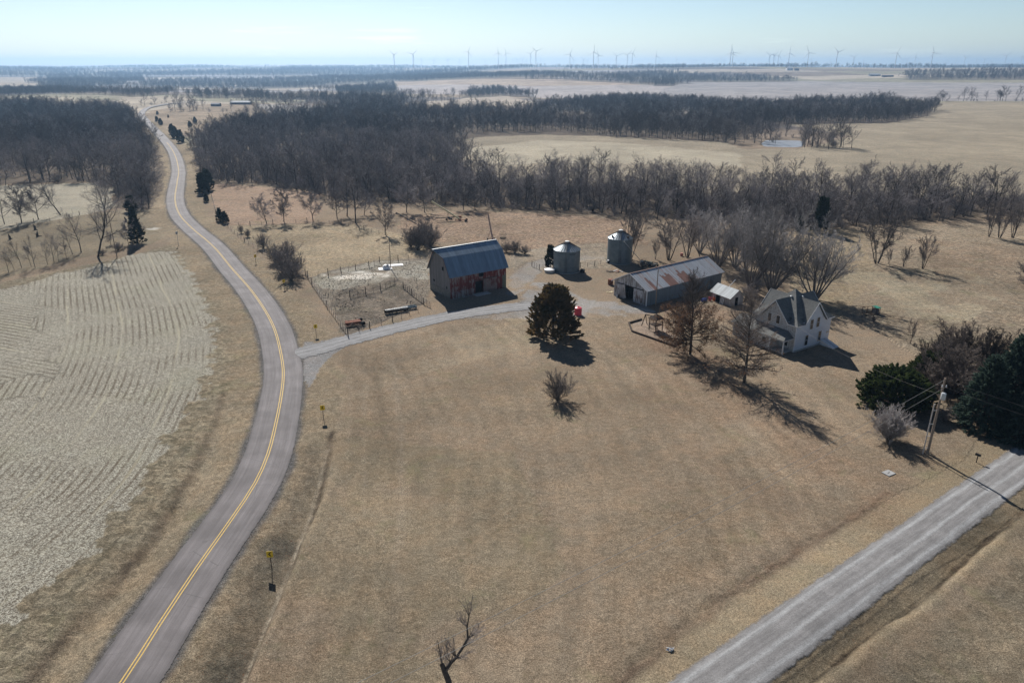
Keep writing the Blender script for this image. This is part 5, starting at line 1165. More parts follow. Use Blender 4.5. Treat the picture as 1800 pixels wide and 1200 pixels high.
def cable(a,b,sag,r,label,mat='cable',name='power_line',group=None):
    a,b=Vector(a),Vector(b); pts=[]
    for k in range(25):
        f=k/24; p=a.lerp(b,f); p.z-=4*sag*f*(1-f); pts.append(tuple(p-a))
    o=MB().tube(pts,r,5).build(name,M[mat]); o.location=a; tag(o,label,'power line',group); return o
def pole(x,y,h,label,r=.15,name='utility_pole',big=False):
    t=thing(name,(x,y,tz(x,y)),0,label,'utility pole'); MB().tube([(0,0,-.2),(0,0,h)],[r*1.15,r*.75],10).build('pole_shaft',M['pole'],t,True); return t
def signs():
    for i,(bx,by,hx,lab) in enumerate([(476,986,1,'yellow chevron sign on a thin post nearest the camera, by the lower road ditch'),(569,737,1,'yellow chevron sign on a thin post at the outer bend, below the driveway'),(556,589,1,'yellow chevron sign on a thin post between the road and the feedlot corner'),(500,507,0,'yellow chevron sign on a thin post beside the dense roadside brush'),(450,462,0,'farthest yellow chevron sign, up the road bank')]):
        x,y=flat(bx,by); t=thing('chevron_sign',(x,y,tz(x,y)),0,lab,'road sign','chevron signs on the outer bend')
        MB().bar((0,0,-.2),(0,0,2.5),.08).build('post',M['darksteel'],t)
        t.rotation_euler[2]=R((8,12,20,48,50)[i])
        p=MB().box((-.37,-.055,1.68),(.37,-.035,2.54)).build('sign_panel',M['yellow'],t)
        c=[(-.18,2.12),(.06,2.42),(.20,2.42),(-.02,2.12),(.20,1.82),(.06,1.82)]
        MB().prism([c[0],c[1],c[2],c[3]],'y',-.062,-.057).add([],[]).build('chevron',M['black'],p); MB().prism([c[0],c[3],c[4],c[5]],'y',-.0625,-.0575).build('chevron',M['black'],p)
    x,y=flat(314,431); t=thing('sign_post',(x,y,tz(x,y)),R(60),'thin grey sign post seen edge-on left of the road by the pale lane','road sign'); MB().bar((0,0,-.1),(0,0,4.6),.09).build('post',M['steel'],t); MB().box((-.4,-.03,3.6),(.4,0,4.5)).build('sign_panel',M['steel'],t)
def yard_things():
    # main pole with transformer
    x,y=62.3,93.5; t=pole(x,y,12.3,'tall wooden utility pole with grey transformer beside the gravel road',.19,big=True)
    MB().lathe([(.01,0),(.30,0),(.33,.1),(.33,.95),(.28,1.05),(.01,1.08)],16,(-.02,-.55,9.2)).build('transformer',simple('pale_grey_tank',(.55,.58,.60),.5,.2,.05),t,True)
    for z in (9.5,10.0): MB().bar((0,-.1,z),(0,-.35,z),.1).build('bracket',M['steel'],t)
    for q in (.28,-.28): MB().lathe([(.06,0),(.1,.08),(.06,.16),(.1,.24),(.05,.34),(.01,.36)],10,(q,-.2,11.0)).build('insulator',M['white'],t,True)
    MB().bar((-.45,-.2,10.95),(.45,-.2,10.95),.08).build('crossarm',M['pole'],t)
    m=MB().tube([(-.75,-.1,0),(-.75,-.1,8.0),(-.65,-.1,8.3)],.085,8); m.build('service_conduit',simple('pale_conduit',(.52,.47,.44),.7,.1,.1),t,True)
    for z in (1.0,3.0,5.0,7.2): MB().bar((-.75,-.1,z),(0,-.05,z),.06).build('conduit_bracket',M['steel'],t)
    top=(x,y,tz(x,y)+12.1); P2=(x-.812*125,y-.583*125,11.5)
    cable(top,(P2[0],P2[1],12.2),1.4,.022,'upper of two pale power lines slanting across the lawn at the bottom',group='power lines from the transformer pole')
    cable((x+.2,y-.2,11.0),(P2[0]+.35,P2[1]-.35,11.2),1.5,.022,'lower of two pale power lines slanting across the lawn at the bottom',group='power lines from the transformer pole')
    cable(top,(92,69,9.6),.8,.02,'upper thin line running right from the transformer pole','wire',group='power lines from the transformer pole')
    cable((x,y,11.0),(92,68.5,8.4),.9,.02,'lower thin line running right from the transformer pole','wire',group='power lines from the transformer pole')
    cable((x,y,9.6),(loc((57.2,134.1),32.6,0,1.5)+(6.0,)),1.2,.011,'thin service line from the transformer pole to the house','wire',group='power lines from the transformer pole')
    # other poles
    q=pole(34.8,164.0,9.3,'plain wooden pole right in front of the rusted shed wall',.13); cable((34.8,164,9.0),loc((57.2,134.1),32.6,0,5)+(7.0,),1.0,.015,'thin line from the shed pole to the house','wire')
    q=pole(*flat(687,472),9.2,'wooden pole standing by the feedlot waterer',.11); MB().lathe([(.12,9.2),(.12,9.35),(.01,9.4)],8).build('cap',M['steel'],q)
    q=pole(*flat(206,453),13,'slim dark pole among the trees left of the road',.13); MB().bar((-.5,0,12.3),(.5,0,12.3),.1).build('crossarm',M['pole'],q)
    # mailbox
    x,y=flat(1716,812); t=thing('mailbox',(x,y,tz(x,y)),R(36),'black mailbox on a leaning post beside the gravel road','mailbox')
    MB().bar((0,0,-.2),(.05,0,1.15),.11).build('post',M['darkwood'],t); b=MB().prism([(-.16,1.12),(-.16,1.32),(-.12,1.42),(0,1.47),(.12,1.42),(.16,1.32),(.16,1.12)],'y',-.35,.35); b.build('box',M['black'],t); MB().bar((.18,.1,1.2),(.18,.1,1.5),.03,.06).build('flag',M['rust'],t)
    # well cover slab
    x,y=flat(1562,831); t=thing('well_cover',(x,y,tz(x,y)),.5,'square pale concrete cover lying in the lawn','cover'); MB().box((-.75,-.6,-.1),(.75,.6,.1)).build('slab_top',simple('grey_lid',(.33,.33,.33),.9,0,.15),t); MB().bar((-.2,0,.12),(.2,0,.12),.04).build('handle',M['darksteel'],t)
    # litter
    x,y=flat(1178,1141); t=thing('plastic_bag',(x,y,tz(x,y)),0,'crumpled white litter at the ditch above the gravel road','litter'); m=MB(); r_=random.Random(2)
    for k in range(6): m.slab([(r_.uniform(-.5,.5),r_.uniform(-.3,.3),r_.uniform(.05,.4)) for _ in range(3)],.02)
    m.build('sheet',M['white'],t)
    # red tank
    x,y=flat(1016,553); t=thing('red_tank',(x,y,tz(x,y)),0,'bright red upright tank half hidden behind the big cedar','tank'); MB().lathe([(.01,0),(.85,0),(.85,1.55),(.8,1.75),(.3,1.95),(.01,1.98)],24).build('body',M['pink'],t,True); MB().lathe([(.2,1.96),(.2,2.08),(.01,2.1)],12).build('lid',M['pink'],t); 
    m=MB(); 
    for z in (.5,1.0,1.5): m.lathe([(.87,z-.03),(.89,z),(.87,z+.03)],24)
    m.build('hoops',M['pink'],t)
    # white-topped stock tank
    x,y=flat(966,478); t=thing('water_tank',(x,y,tz(x,y)),0,'round low tank with white lid at the foot of the near grain bin','tank'); MB().lathe([(.01,0),(1.45,0),(1.45,.75)],28).build('wall',M['concrete'],t,True); MB().lathe([(1.55,.72),(1.55,.82),(1.3,.92),(.01,1.0)],28).build('lid',M['white'],t,True)
    x,y=flat(980,477); t=thing('white_pump',(x,y,tz(x,y)),0,'small white hydrant pump beside the round tank','pump'); MB().tube([(0,0,0),(0,0,.9)],.08,8).build('pipe',M['white'],t); MB().tube([(0,0,.8),(.35,0,.9)],.06,8).build('handle',M['white'],t)
    for i,(qx,qy,l) in enumerate([(1024,478,'dark scrap tub at the right foot of the near grain bin'),(1070,462,'small dark tub with white lid at the left foot of the far grain bin')]):
        x,y=flat(qx,qy); t=thing('scrap_tub',(x,y,tz(x,y)),i,l,'tub'); MB().lathe([(.01,0),(.6-.15*i,0),(.75-.2*i,.8),(.6-.15*i,.82)],12).build('body',M['black'],t,True); MB().lathe([(.62-.15*i,.8),(.4-.1*i,.95),(.01,1.0)],12).build('lid',M['darksteel'] if i==0 else M['white'],t,True)
    # round bale ring
    x,y=flat(884,419); t=thing('bale_ring',(x,y,tz(x,y)),R(10),'upright dark round feeder ring in the field behind the barn','bale feeder'); m=MB()
    for yy in (-.5,.5):
        pts=[(1.15*math.cos(a),yy,1.1+1.15*math.sin(a)) for a in np.linspace(0,2*math.pi,25)]; m.tube(pts,.05,6,False)
    m.build('hoops',M['darksteel'],t); m=MB()
    for a in np.linspace(0,2*math.pi,15)[:-1]: m.bar((1.15*math.cos(a),-.5,1.1+1.15*math.sin(a)),(1.15*math.cos(a),.5,1.1+1.15*math.sin(a)),.05)
    m.build('bars',M['darksteel'],t); MB().lathe([(.01,-.3),(1.05,-.3),(1.05,.3),(.01,.3)],20).build('hay_core',simple('old_hay',(.10,.075,.05),1,0,.3),t); t.children[-1].rotation_euler=(math.pi/2,0,0); t.children[-1].location=(0,0,1.1)
    # augers
    def auger(base,top,mt,label,wheels=True,r=.13):
        bx,by=flat(*base[:2]); B=Vector((bx,by,tz(bx,by)+.6)); 
        tx,ty=flat(top[0],top[1],top[2]); T_=Vector((tx,ty,top[2])); t=thing('grain_auger',(bx,by,tz(bx,by)),0,label,'auger','grain augers behind the barn'); o=t.location
        v=T_-o; b=Vector((0,0,.6)); MB().tube([tuple(b),tuple(v)],r,10).build('tube',M[mt],t,True)
        MB().box((-.5,-.4,.2),(.5,.4,.8)).build('hopper',M['rust'],t)
        mid=b.lerp(v,.42); m=MB(); sd=Vector((-(v.y),v.x,0)).normalized()*1.1
        m.bar(tuple(mid),(mid.x+sd.x,mid.y+sd.y,.4),.08); m.bar(tuple(mid),(mid.x-sd.x,mid.y-sd.y,.4),.08); m.bar((mid.x+sd.x,mid.y+sd.y,.4),(mid.x-sd.x,mid.y-sd.y,.4),.08); lo=b.lerp(v,.12); m.bar((mid.x+sd.x,mid.y+sd.y,.4),tuple(lo),.06); m.bar((mid.x-sd.x,mid.y-sd.y,.4),tuple(lo),.06)
        m.build('undercarriage',M['darksteel'],t)
        for q in (1,-1): 
            MB().tube([(mid.x+sd.x*q,mid.y+sd.y*q,.4),(mid.x+sd.x*q*1.18,mid.y+sd.y*q*1.18,.4)],.4,14).build('wheel',M['black'],t)
        return t
    auger((808,388),(759,354,6.5),'cream','cream auger tube raised over the field behind the barn',r=.32)
    auger((866,424),(858,377,8.0),'paletube','faded orange auger tube standing just behind the barn ridge',r=.27)
    auger((809,383),(765,384,.9),'darksteel','dark lowered auger lying beneath the cream one',r=.16)
    x,y=flat(812,389); t=thing('farm_implement',(x,y,tz(x,y)),R(-5),'rusty red implement frame at the foot of the cream auger','implement'); m=MB()
    for a,b in (((-2.6,-.4,.4),(2.2,-.4,.5)),((-2.6,.8,.4),(2.2,.2,.5)),((-2.6,-.4,.4),(-2.6,.8,.4)),((0,-.6,.5),(0,.9,.5)),((1.6,-.8,1.2),(1.6,.8,1.2))): m.bar(a,b,.13)
    m.build('frame',M['rust'],t); 
    for q in (-.9,.9): MB().tube([(1.6,q,.45),(1.6,q*1.2,.45)],.45,14).build('wheel',M['black'],t)
    x,y=flat(697,376); x2,y2=flat(732,394); t=thing('fallen_pole',(x,y,tz(x,y)),0,'long dark pole lying in the grass left of the augers','pole'); MB().tube([(0,0,.5),(x2-x,y2-y,.2)],[.2,.15],8).build('shaft',M['darkwood'],t); MB().box((-.4,-.3,0),(.4,.3,.4)).build('block',M['darkwood'],t)
    # collapsed auger against far bin
    a=flat(1097,424,7.2); b=flat(1128,462); t=thing('grain_auger',(b[0],b[1],tz(*b)),0,'slanting auger leaning from the far grain bin eave down to the machinery','auger','grain augers behind the barn'); v=Vector((a[0]-b[0],a[1]-b[1],7.2)); MB().tube([(0,0,.4),tuple(v)],.09,8).build('tube',M['steel'],t,True); MB().box((-.5,-.5,.1),(.6,.5,.7)).build('hopper',M['steel'],t)
    MB().tube([(.3,0,.5),(3.2,-1.0,.4)],[.3,.2],8).build('spout',simple('greenish_steel',(.18,.24,.22),.6,.3),t)
    for i,(px_,py_,l,mt) in enumerate([(1137,467,'dark green machine wreck right of the far bin','green'),(1150,468,'dark low farm machine behind the rusted shed','darksteel')]):
        x,y=flat(px_,py_); t=thing('old_machine',(x,y,tz(x,y)),i,l,'machine'); m=MB().box((-1.6,-.5,.4),(1.4,.5,.75)).bar((-1.6,0,.7),(-2.8,0,.4),.15).bar((.2,-.9,1.2),(.2,.9,1.2),.15).bar((.2,-.9,1.2),(-.6,-.6,.6),.1); m.build('frame',simple('wreck%d'%i,(.06,.08,.07) if i==0 else (.05,.05,.05),.8,.2),t)
        for q in (-.7,.7): MB().tube([(.6,q,.4),(.6,q*1.25,.4)],.42,14).build('wheel',M['black'],t)
    x,y=flat(1080,477); t=thing('scrap_heap',(x,y,tz(x,y)),0,'small heap of scrap and boards between the bins and the shed','scrap'); r_=random.Random(9)
    for nm,mt,n_ in (('boards','post',12),('sheets','white',3),('rusty_pipes','rust',4)):
        m=MB()
        for k in range(n_): cx,cy=r_.uniform(-1.8,1.8),r_.uniform(-.8,.8); a=r_.uniform(0,3.1); m.bar((cx-math.cos(a)*.8,cy-math.sin(a)*.8,r_.uniform(.05,.3)),(cx+math.cos(a)*.8,cy+math.sin(a)*.8,r_.uniform(.1,.5)),.16,.05)
        m.build(nm,M[mt],t)
    # things near the shed corner
    x,y=flat(1073,500); t=thing('rusty_drum',(x,y,tz(x,y)),0,'rusty drum standing at the left corner of the big shed','drum'); MB().lathe([(.01,0),(.7,0),(.7,1.5),(.01,1.55)],14).build('body',M['rust'],t,True); MB().lathe([(.72,.5),(.74,.55),(.72,.6)],14).build('hoop',M['darksteel'],t)
    x,y=flat(1084,522); t=thing('white_bucket',(x,y,tz(x,y)),0,'small white bucket before the open shed door','bucket'); MB().lathe([(.01,0),(.22,0),(.28,.5)],12).build('pail',M['white'],t); MB().tube([(.27,0,.48),(.1,.0,.75),(-.27,0,.48)],.015,5).build('handle',M['steel'],t)
    x,y=flat(1071,514); t=thing('wood_scraps',(x,y,tz(x,y)),0,'few pale wood scraps left of the shed front','scrap'); m=MB()
    for k in range(6): m.bar((r_.uniform(-1,1),r_.uniform(-.5,.5),.1),(r_.uniform(-1,1),r_.uniform(-.5,.5),.25),.12,.06)
    m.build('boards',M['cream'],t)
    x,y=flat(1133,545); t=thing('apron_slab',(x,y,tz(x,y)),R(-35),'pale concrete strip on the ground at the shed corner','slab'); MB().box((-2.6,-.7,-.1),(2.6,.7,.04)).build('slab_top',simple('worn_concrete',(.36,.34,.30),.95,0,.2),t)
    # waterer
    x,y=flat(679,472); t=thing('cattle_waterer',(x,y,tz(x,y)),R(15),'white rounded cattle waterer with dark blue lid at the feedlot fence','waterer'); MB().lathe([(.01,0),(1.1,0),(1.05,.7),(.9,.95),(.55,1.0)],18).build('body',M['white'],t,True); MB().lathe([(.75,.98),(.7,1.15),(.01,1.3)],16).build('lid',M['darkblue'],t,True)
    MB().box((-2.2,-1.3,-.1),(1.6,1.2,.1)).build('concrete_pad',M['white'],t); x,y=flat(695,466); t=thing('concrete_pad',(x,y,tz(x,y)),R(15),'flat white concrete pad right of the feedlot pole','slab'); MB().box((-2.0,-1.0,-.1),(2.2,1.0,.12)).build('slab_top',M['white'],t)
    # feed bunks
    for (px_,py_,ln,l,mt) in [(697,549,5.6,'dark long feed bunk with rails at the feedlot front','darksteel'),(720,543,3.4,'shorter blue-grey feed bunk next to the long dark one','steel')]:
        x,y=flat(px_,py_); t=thing('feed_bunk',(x,y,tz(x,y)),R(27),l,'feed bunk','feed bunks'); m=MB(); h=ln/2
        m.box((-h,-.55,.35),(h,-.48,.8)).box((-h,.48,.35),(h,.55,.8)).box((-h,-.48,.3),(h,.48,.38)); m.build('trough',M[mt] if mt=='darksteel' else simple('bluegrey_bunk',(.16,.22,.26),.7,.2),t); m=MB()
        for q in (-h+.1,0,h-.1):
            for s_ in (-.5,.5): m.box((q-.07,s_-.07,0),(q+.07,s_+.07,.35 if ln<5 else 1.1))
        m.build('legs',M['darkwood'],t)
        if ln>5: MB().bar((-h,0,1.1),(h,0,1.1),.1).bar((-h,-.5,1.1),(h,-.5,1.1),.07).build('top_rail',M['steel'],t)
    # junk pile
    x,y=flat(628,571); t=thing('hay_wagon_wreck',(x,y,tz(x,y)),R(24),'collapsed rusty red wagon wreck in the feedlot corner','wreck'); r_=random.Random(4)
    MB().box((-2.6,-.2,.5),(.9,.5,.95)).box((-2.4,1.2,.4),(1.0,1.7,.8)).build('bed',M['rust'],t); m=MB()
    for k in range(14): a=(r_.uniform(-3,2),r_.uniform(-1.4,1.8),r_.uniform(.1,.6)); m.bar(a,(a[0]+r_.uniform(-1.3,1.3),a[1]+r_.uniform(-.8,.8),r_.uniform(.2,1.2)),.12,.08)
    m.build('broken_boards',simple('brown_boards',(.19,.115,.085),.9,0,.35),t)
    for q in (-.8,1.9): MB().tube([(1.2,q,.5),(1.2,q+.2,.5)],.5,16).build('wheel',M['black'],t)
    m=MB()
    for k in range(10): a=(r_.uniform(-1,3),r_.uniform(-2.6,-1.2),.1); m.bar(a,(a[0]+r_.uniform(-1,1),a[1]+r_.uniform(-.5,.5),r_.uniform(.1,.6)),.14,.08)
    m.build('dark_scraps',M['darkwood'],t)
    # play area
    Pl=[flat(*p) for p in [(1105.5,568),(1128,561.6),(1150,566),(1200,598.5),(1184,608),(1111,582.6)]]
    c0=Pl[0]; t=thing('timber_border',(c0[0],c0[1],tz(*c0)),0,'low timber border of the sandy play area in front of the oak','border'); 
    for k in range(6):
        if k in (1,2): continue
        a,b=Pl[k],Pl[(k+1)%6]; MB().bar((a[0]-c0[0],a[1]-c0[1],.15),(b[0]-c0[0],b[1]-c0[1],.15),.28,.42).build('timber',M['darkwood'],t)
    a=flat(1135,552,2.4); b=flat(1154,556.5,2.4); x,y=a; t=thing('swing_frame',(x,y,tz(x,y)),0,'dark wooden swing frame beside the play fort','swing set'); dx,dy=b[0]-x,b[1]-y
    MB().bar((0,0,2.4),(dx,dy,2.4),.16).build('beam',M['darkwood'],t); nx,ny=_n((-dy,dx,0))[:2]
    for s_ in (1,-1): MB().bar((0,0,2.4),(nx*s_*1.1-.2,ny*s_*1.1,0),.13).build('leg',M['darkwood'],t)
    for f in (.35,.7): m=MB().bar((dx*f-.2,dy*f,2.4),(dx*f-.2,dy*f,.5),.03).bar((dx*f+.2,dy*f,2.4),(dx*f+.2,dy*f,.5),.03).box((dx*f-.25,dy*f-.1,.46),(dx*f+.25,dy*f+.1,.5)); m.build('swing',M['black'],t)
    x,y=flat(1158,582); t=thing('play_fort',(x,y,tz(x,y)),R(33),'dark wooden play fort with hip roof beside the brown-leaved oak','play fort')
    for i,(q,w_) in enumerate(((-1,-1),(1,-1),(1,1),(-1,1))): MB().box((q*1.0-.07,w_*1.0-.07+1,0),(q*1.0+.07,w_*1.0+.07+1,2.9)).build('post',M['darkwood'],t)
    MB().box((-1.05,-.05,1.25),(1.05,2.05,1.35)).build('deck',M['darkwood'],t); m=MB()
    for k in range(9): 
        q=-1+.25*k; m.box((q-.04,-.06,1.35),(q+.04,-.02,2.1)); m.box((-1.06,1+q-.04,1.35),(-1.02,1+q+.04,2.1))
    m.build('railing',M['post'],t); m=MB(); 
    for a_,b_ in (((-1.3,-.3),(1.3,-.3)),((1.3,-.3),(1.3,2.3)),((1.3,2.3),(-1.3,2.3)),((-1.3,2.3),(-1.3,-.3))): m.slab([a_+(2.8,),b_+(2.8,),(0,1,3.8)],.06)
    m.build('roof',simple('dark_fort_roof',(.035,.028,.026),.9),t); m=MB()
    for k in range(6): m.bar((-1.35,-.9+.25*k*.6,.2+.22*k),(-1.35+.6,-.9+.25*k*.6,.2+.22*k),.06,.1)
    m.build('ladder',M['darkwood'],t)
    # cage with green tarp
    x,y=flat(1530,552); t=thing('wire_cage',(x,y,tz(x,y)),R(8),'rusty wire cage with a green tarp on its right end in the back yard','cage'); m=MB()
    for z in (.1,1.5):
        for a_,b_ in (((-1.7,-.8),(1.7,-.8)),((1.7,-.8),(1.7,.8)),((1.7,.8),(-1.7,.8)),((-1.7,.8),(-1.7,-.8))): m.bar(a_+(z,),b_+(z,),.09)
    for q in (-1.7,-.4,.8,1.7):
        for w_ in (-.8,.8): m.bar((q,w_,0),(q,w_,1.55),.09)
    m.build('frame',simple('rust_pipe',(.12,.07,.05),.9),t); MB().slab([(.6,-.9,1.62),(1.95,-.9,1.6),(1.95,.9,1.6),(.6,.9,1.62)],.04).build('tarp',M['green'],t); MB().box((.7,-.7,.05),(1.6,.7,1.2)).build('bin',simple('grey_crate',(.14,.13,.13)),t)
    # red thing behind sheds
    x,y=flat(1198,450); t=thing('red_barrel',(x,y,tz(x,y)),0,'small faded pink barrel under the trees behind the rusted shed','barrel'); MB().lathe([(.01,0),(.4,0),(.45,.5),(.4,1.0),(.01,1.02)],14).build('body',simple('faded_pink',(.5,.2,.17)),t,True); MB().lathe([(.46,.3),(.47,.33),(.46,.36)],14).build('hoop',M['darksteel'],t)
    # far buildings
    def farbox(name,px_,py_,w_,d_,h_,rz,label,wall,roof,flatroof=False,cat='building'):
        x,y=G(px_,py_); t=thing(name,(x,y,tz(x,y)),R(rz),label,cat); MB().box((-w_/2,-d_/2,-.5),(w_/2,d_/2,h_)).build('wall',wall,t); rh=h_+d_*.22
        for s_ in (1,-1): MB().slab([(-w_/2-.4,-s_*(d_/2+.4),h_-.05),(w_/2+.4,-s_*(d_/2+.4),h_-.05),(w_/2+.4,0,rh),(-w_/2-.4,0,rh)],.15).build('roof',roof,t)
        for q in (-.25,.2): MB().box((w_*q,-d_/2-.05,.8),(w_*q+min(2,w_*.15),-d_/2-.004,h_*.75)).build('window',M['dark'],t)
    tin=M['tin']; wh=M['white']; dk=simple('dark_barn_wall',(.07,.075,.09)); gr=simple('greyed_wall',(.20,.21,.24))
    farbox('farm_building',424,184,30,9,3.2,3,'long low farm building on the far hillside meadow',dk,tin); farbox('farm_shed',380,187,12,8,3,0,'small dark shed left of the long hillside building',dk,gr)
    farbox('livestock_barn',525,143,46,12,3.5,2,'long white barn far off under the left-centre skyline',wh,tin); farbox('farmhouse',589,140,14,10,4,0,'tiny white building right of the long far barn',wh,wh)
    farbox('farmhouse',1387,124,26,20,9,0,'tiny white building on the far right ridge',wh,tin); farbox('machine_shed',1400,124.5,16,14,7,0,'dark shed just right of the white building on the ridge',dk,dk); 
    farbox('farm_barn',1537,134,38,18,5,-6,'long pale-roofed barn on the right slope below the skyline',gr,tin); farbox('farm_shed',1560,135.5,40,10,4,0,'dark low sheds right of the pale-roofed far barn',dk,dk)
    farbox('farmhouse',1075,121,22,14,6,0,'tiny pale building at the centre skyline trees',wh,gr); farbox('farmhouse',212,124.5,30,16,6,0,'tiny white speck building under the left skyline',wh,tin)
def turbines():
    big=[(694,117,97),(727,118,96),(824,112,91.5),(876,112,93.5),(889.5,111,94),(942,112,90.5),(932.5,112,95),(1001.5,117,96),(1042.5,116,92),(1051,116,98),(1083,117,99),(1102,116,97),(1110.5,113,94),(1282,117,93),(1286,117,93),(1351,117,98),(1358,117,98),(1366,117,98),(1384.5,116,94),(1418,117,93.5),(1468,116,92),(1498,117,101),(1572,116,93.5),(1606,117,101),(1635,116,93.5),(1693,117,102),(1764,115,99),(1792,116,100),(1152,117,99)]
    small=[741,808,901,909,918,925,950,1008,1025,1032,1158,1163,1188,1216,1223,1258,1266,1273,1296,1309,1424,1458,1516,1584,1592,1663,1678,1714,1728,1740,1776,763,788,853]
    MBs={}
    def make(x,gy,hy,i,lab,grp):
        # tower 85 m: distance from hub height above its base in the picture
        H=85.0; dy=max(gy-hy,8); D=H*F/dy*.93; D=min(D,9500)
        u=(x-900)/F; Y=D; X=u*(Y*CC+0)*1.0
        X=u*Y/CC*.93 if False else u*(Y*CC+(CH-40)*CS)
        g=tz(X,Y); hub=hgt(x,hy,Y); Hh=max(60,hub-g)
        t=thing('wind_turbine',(X,Y,g),R(-20+ (i*37)%50-10),lab,'wind turbine',grp)
        MB().tube([(0,0,-3),(0,0,Hh*.5),(0,0,Hh)],[2.0,1.6,1.2],8).build('tower',M['turbine'],t)
        MB().box((-2,-5,Hh-1.5),(2,6,Hh+2.5)).build('nacelle',M['turbine'],t)
        key=i%5
        for k in range(3):
            a=R(20+key*23)+k*2*math.pi/3; c,s=math.cos(a),math.sin(a); Lb=40
            if key not in MBs:
                MBs[key]=True
            m=MB().add([(0,-6.2,0),(0,-5.2,0)],[]); m=MB()
            pts=[(0,-6,Hh+1),(c*Lb*.25,-6,Hh+1+s*Lb*.25),(c*Lb,-6.5,Hh+1+s*Lb)]; m.tube(pts,[.9,1.3,.4],5); m.build('blade',M['turbine'],t)
    order=sorted(big,key=lambda q:q[2])
    for i,(x,g,h) in enumerate(big):
        named={1468:'largest wind turbine on the skyline, towering at the right of centre',824:'wind turbine pair-like tower, leftmost of the clear centre ones',1572:'large wind turbine over the dark far woods at right',1635:'large wind turbine right of the one over the far woods',1384.5:'clear wind turbine above the tiny white ridge building',1418:'clear wind turbine just right of the one above the white ridge building'}
        make(x,g,h,i,named.get(x,'white wind turbine standing clearly on the hazy skyline'),'clear wind turbines on the skyline')
    for i,x in enumerate(small): make(x,117,105+(i*7)%4,i+2,'tiny faint wind turbine far off on the hazy skyline','faint far wind turbines')
# ------------------------------------------------------------------ assemble
lib()
build_ground()
r=ribbon('road',ROAD,[-3.9,-3.3,-2.2,-1.1,0,1.1,2.2,3.3,3.9],.05,asphalt(),crown=.08); tag(r,kind='structure')
near=[p for p in ROAD if math.hypot(*p)<620]
for s in (-.17,.17):
    r=ribbon('road_marking',near,[s-.07,s+.07],.14,M['marking']); tag(r,kind='structure')
r=ribbon('gravel_road',GRAVEL,[-3.6,-2.6,-1.3,0,1.3,2.6,3.6],.05,gravelmat('gravel_road_surface',3.0),crown=.10); tag(r,kind='structure')
r=ribbon('driveway',DRIVE,[-4.4,-2.8,-1.4,0,1.4,2.8,4.4],.045,gravelmat('driveway_gravel',3.25,(.235,.233,.235),(.30,.30,.305),(-.9,.9),1.6,sum(math.dist(a,b) for a,b in zip(DRIVE,DRIVE[1:]))-14),crown=.05); tag(r,kind='structure')
# driveway mouth
mp_=[flat(*p) for p in [(541,603),(560,606),(590,596),(600,606),(575,625),(556,645),(541,668)]]; pc=np.array(mp_).mean(0)
def water(name,pg,z,col,rough,label=None):
    t=NT(name+'_water'); n=t.noise(.25,4,.6); t.bump(t.noise(2.0,3,.6),.05,.02); c=t.mix(t.ramp(n,.4,.6),col,tuple(q*1.25 for q in col)); t.fin(c,rough,0,.5)
    m=MB().add([(x,y,z) for x,y in pg],[tuple(range(len(pg)))]); o=m.build(name,t.m); tag(o,kind='structure'); return o
pp=[G(*p) for p in [(1338,252),(1346,247),(1365,245.5),(1400,245.5),(1412,250),(1410,257),(1392,260),(1355,259.5),(1342,256)]]
water('pond',pp,tz(PCX,PCY)+.55,(.20,.22,.25),.5)
lp=[G(*p) for p in [(104,138.6),(140,137.4),(187,137.6),(186,139.0),(150,139.8),(106,139.9)]]
water('far_pond',lp,float(max(tz(*p) for p in lp))+.8,(.6,.62,.66),.2)
barn(); barn_bits(); machine_shed(); small_shed(); house()
grain_bin(15.5,196.3,3.75,6.3,2.2,'near grain bin with ladder up its roof and faded lettering, beside the round white-lidded tank',dict(la=-.05,sign=True))
grain_bin(31.9,206.0,3.65,7.4,2.2,'far grain bin with slanting auger leaning on its right side',dict(la=.02,door=True,vents=((-.9,3.0),(.75,3.1))))
pen=[flat(*p) for p in [(550,490),(600,482),(665,466),(745,458),(755,500),(745,528),(690,556),(615,584),(582,545)]]
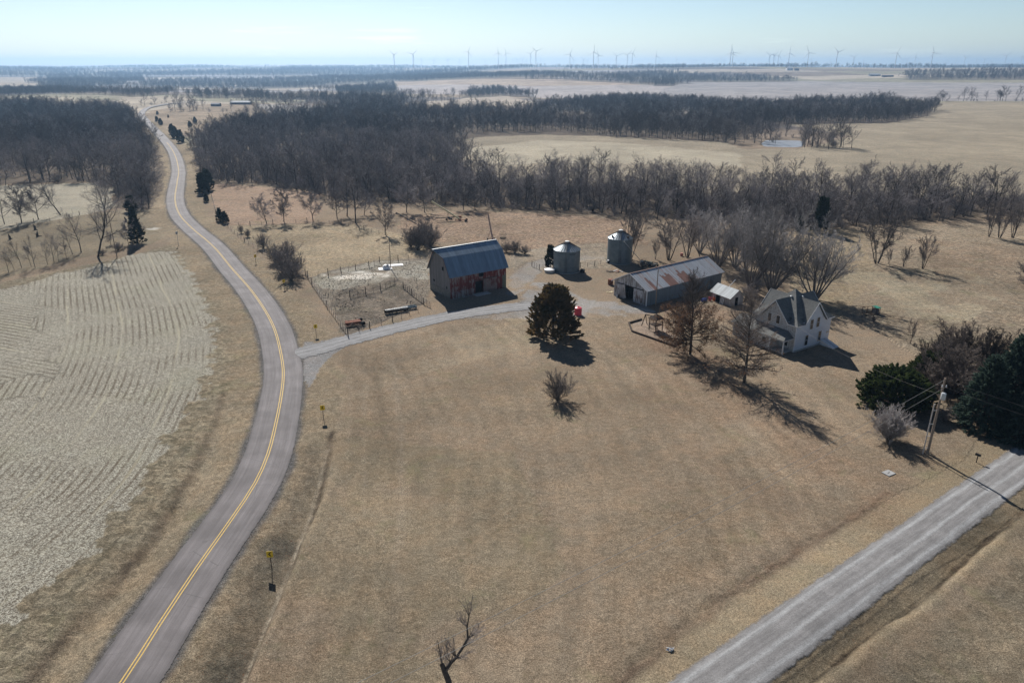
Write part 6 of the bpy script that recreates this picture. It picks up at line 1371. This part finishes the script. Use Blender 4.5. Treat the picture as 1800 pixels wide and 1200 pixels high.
rg=np.random.RandomState(12); pts=rg.rand(4200,2)*[max(p[0] for p in pen)-min(p[0] for p in pen),max(p[1] for p in pen)-min(p[1] for p in pen)]+[min(p[0] for p in pen),min(p[1] for p in pen)]
pts=pts[inpoly(pts[:,0],pts[:,1],pen)&(fbm(pts[:,0],pts[:,1],5,61,3)>.42)]; m=MB()
for x,y in pts:
    s=rg.uniform(.08,.26); a=rg.uniform(0,3.1); c_,s_=math.cos(a)*s,math.sin(a)*s; z=tz(x,y); k=rg.uniform(.5,1.5)
    m.add([(x-c_,y-s_,z-.05),(x+s_*k,y-c_*k,z-.05),(x+c_,y+s_,z-.05),(x-s_*k,y+c_*k,z-.05),(x+rg.uniform(-.05,.05),y,z+s*.75)],[(0,1,4),(1,2,4),(2,3,4),(3,0,4)])
o=m.build('mud_clods',simple('churned_mud_and_stone',(.07,.055,.042),1,0,.5,.9,.1,(.42,.38,.32))); tag(o,'churned mud clods and stones covering the feedlot ground','mud',None,'stuff')
signs(); yard_things(); turbines()
fence([(537,483),(548,500),(575,540),(612,591)],'wire fence with thin posts along the road side of the feedlot',2.4,1.5)
fence([(541,487),(577,484),(600,480),(625,474),(649,470),(667,461),(700,460),(755,452)],'wire fence along the back edge of the feedlot',3.2,1.5)
fence([(615,523),(643,517),(669,510),(694,497)],'pipe rail fence crossing the middle of the feedlot',2.8,1.5,rail=True,wires=5)
fence([(709,506),(724,518),(745,534),(756,540)],'short dark board fence running toward the barn corner',1.8,1.5,rail=True)
fence([(612,591),(650,577),(690,565),(735,548)],'low wire fence between the feedlot and the driveway',3.2,1.3)
fence([(400,396),(440,397),(480,394),(540,391),(600,395),(640,404),(680,414)],'overgrown wire fence along the raked plot and pasture',4.5,1.3,3)
fence([(372,345),(380,375),(396,396),(430,425),(470,450)],'overgrown wire fence on the road bank',5,1.3,3)
fence([(935,468),(948,474),(955,474)],'short row of dark posts left of the near grain bin',1.6,1.5,3)
fence([(1020,470),(1045,467),(1066,462)],'short wire fence between the two grain bins',2.4,1.3,3)
fence([(0,404),(60,392),(140,378),(230,366)],'wire fence at the upper left field edge',6,1.3,3)
vegetation()
print('objects',len(bpy.data.objects))
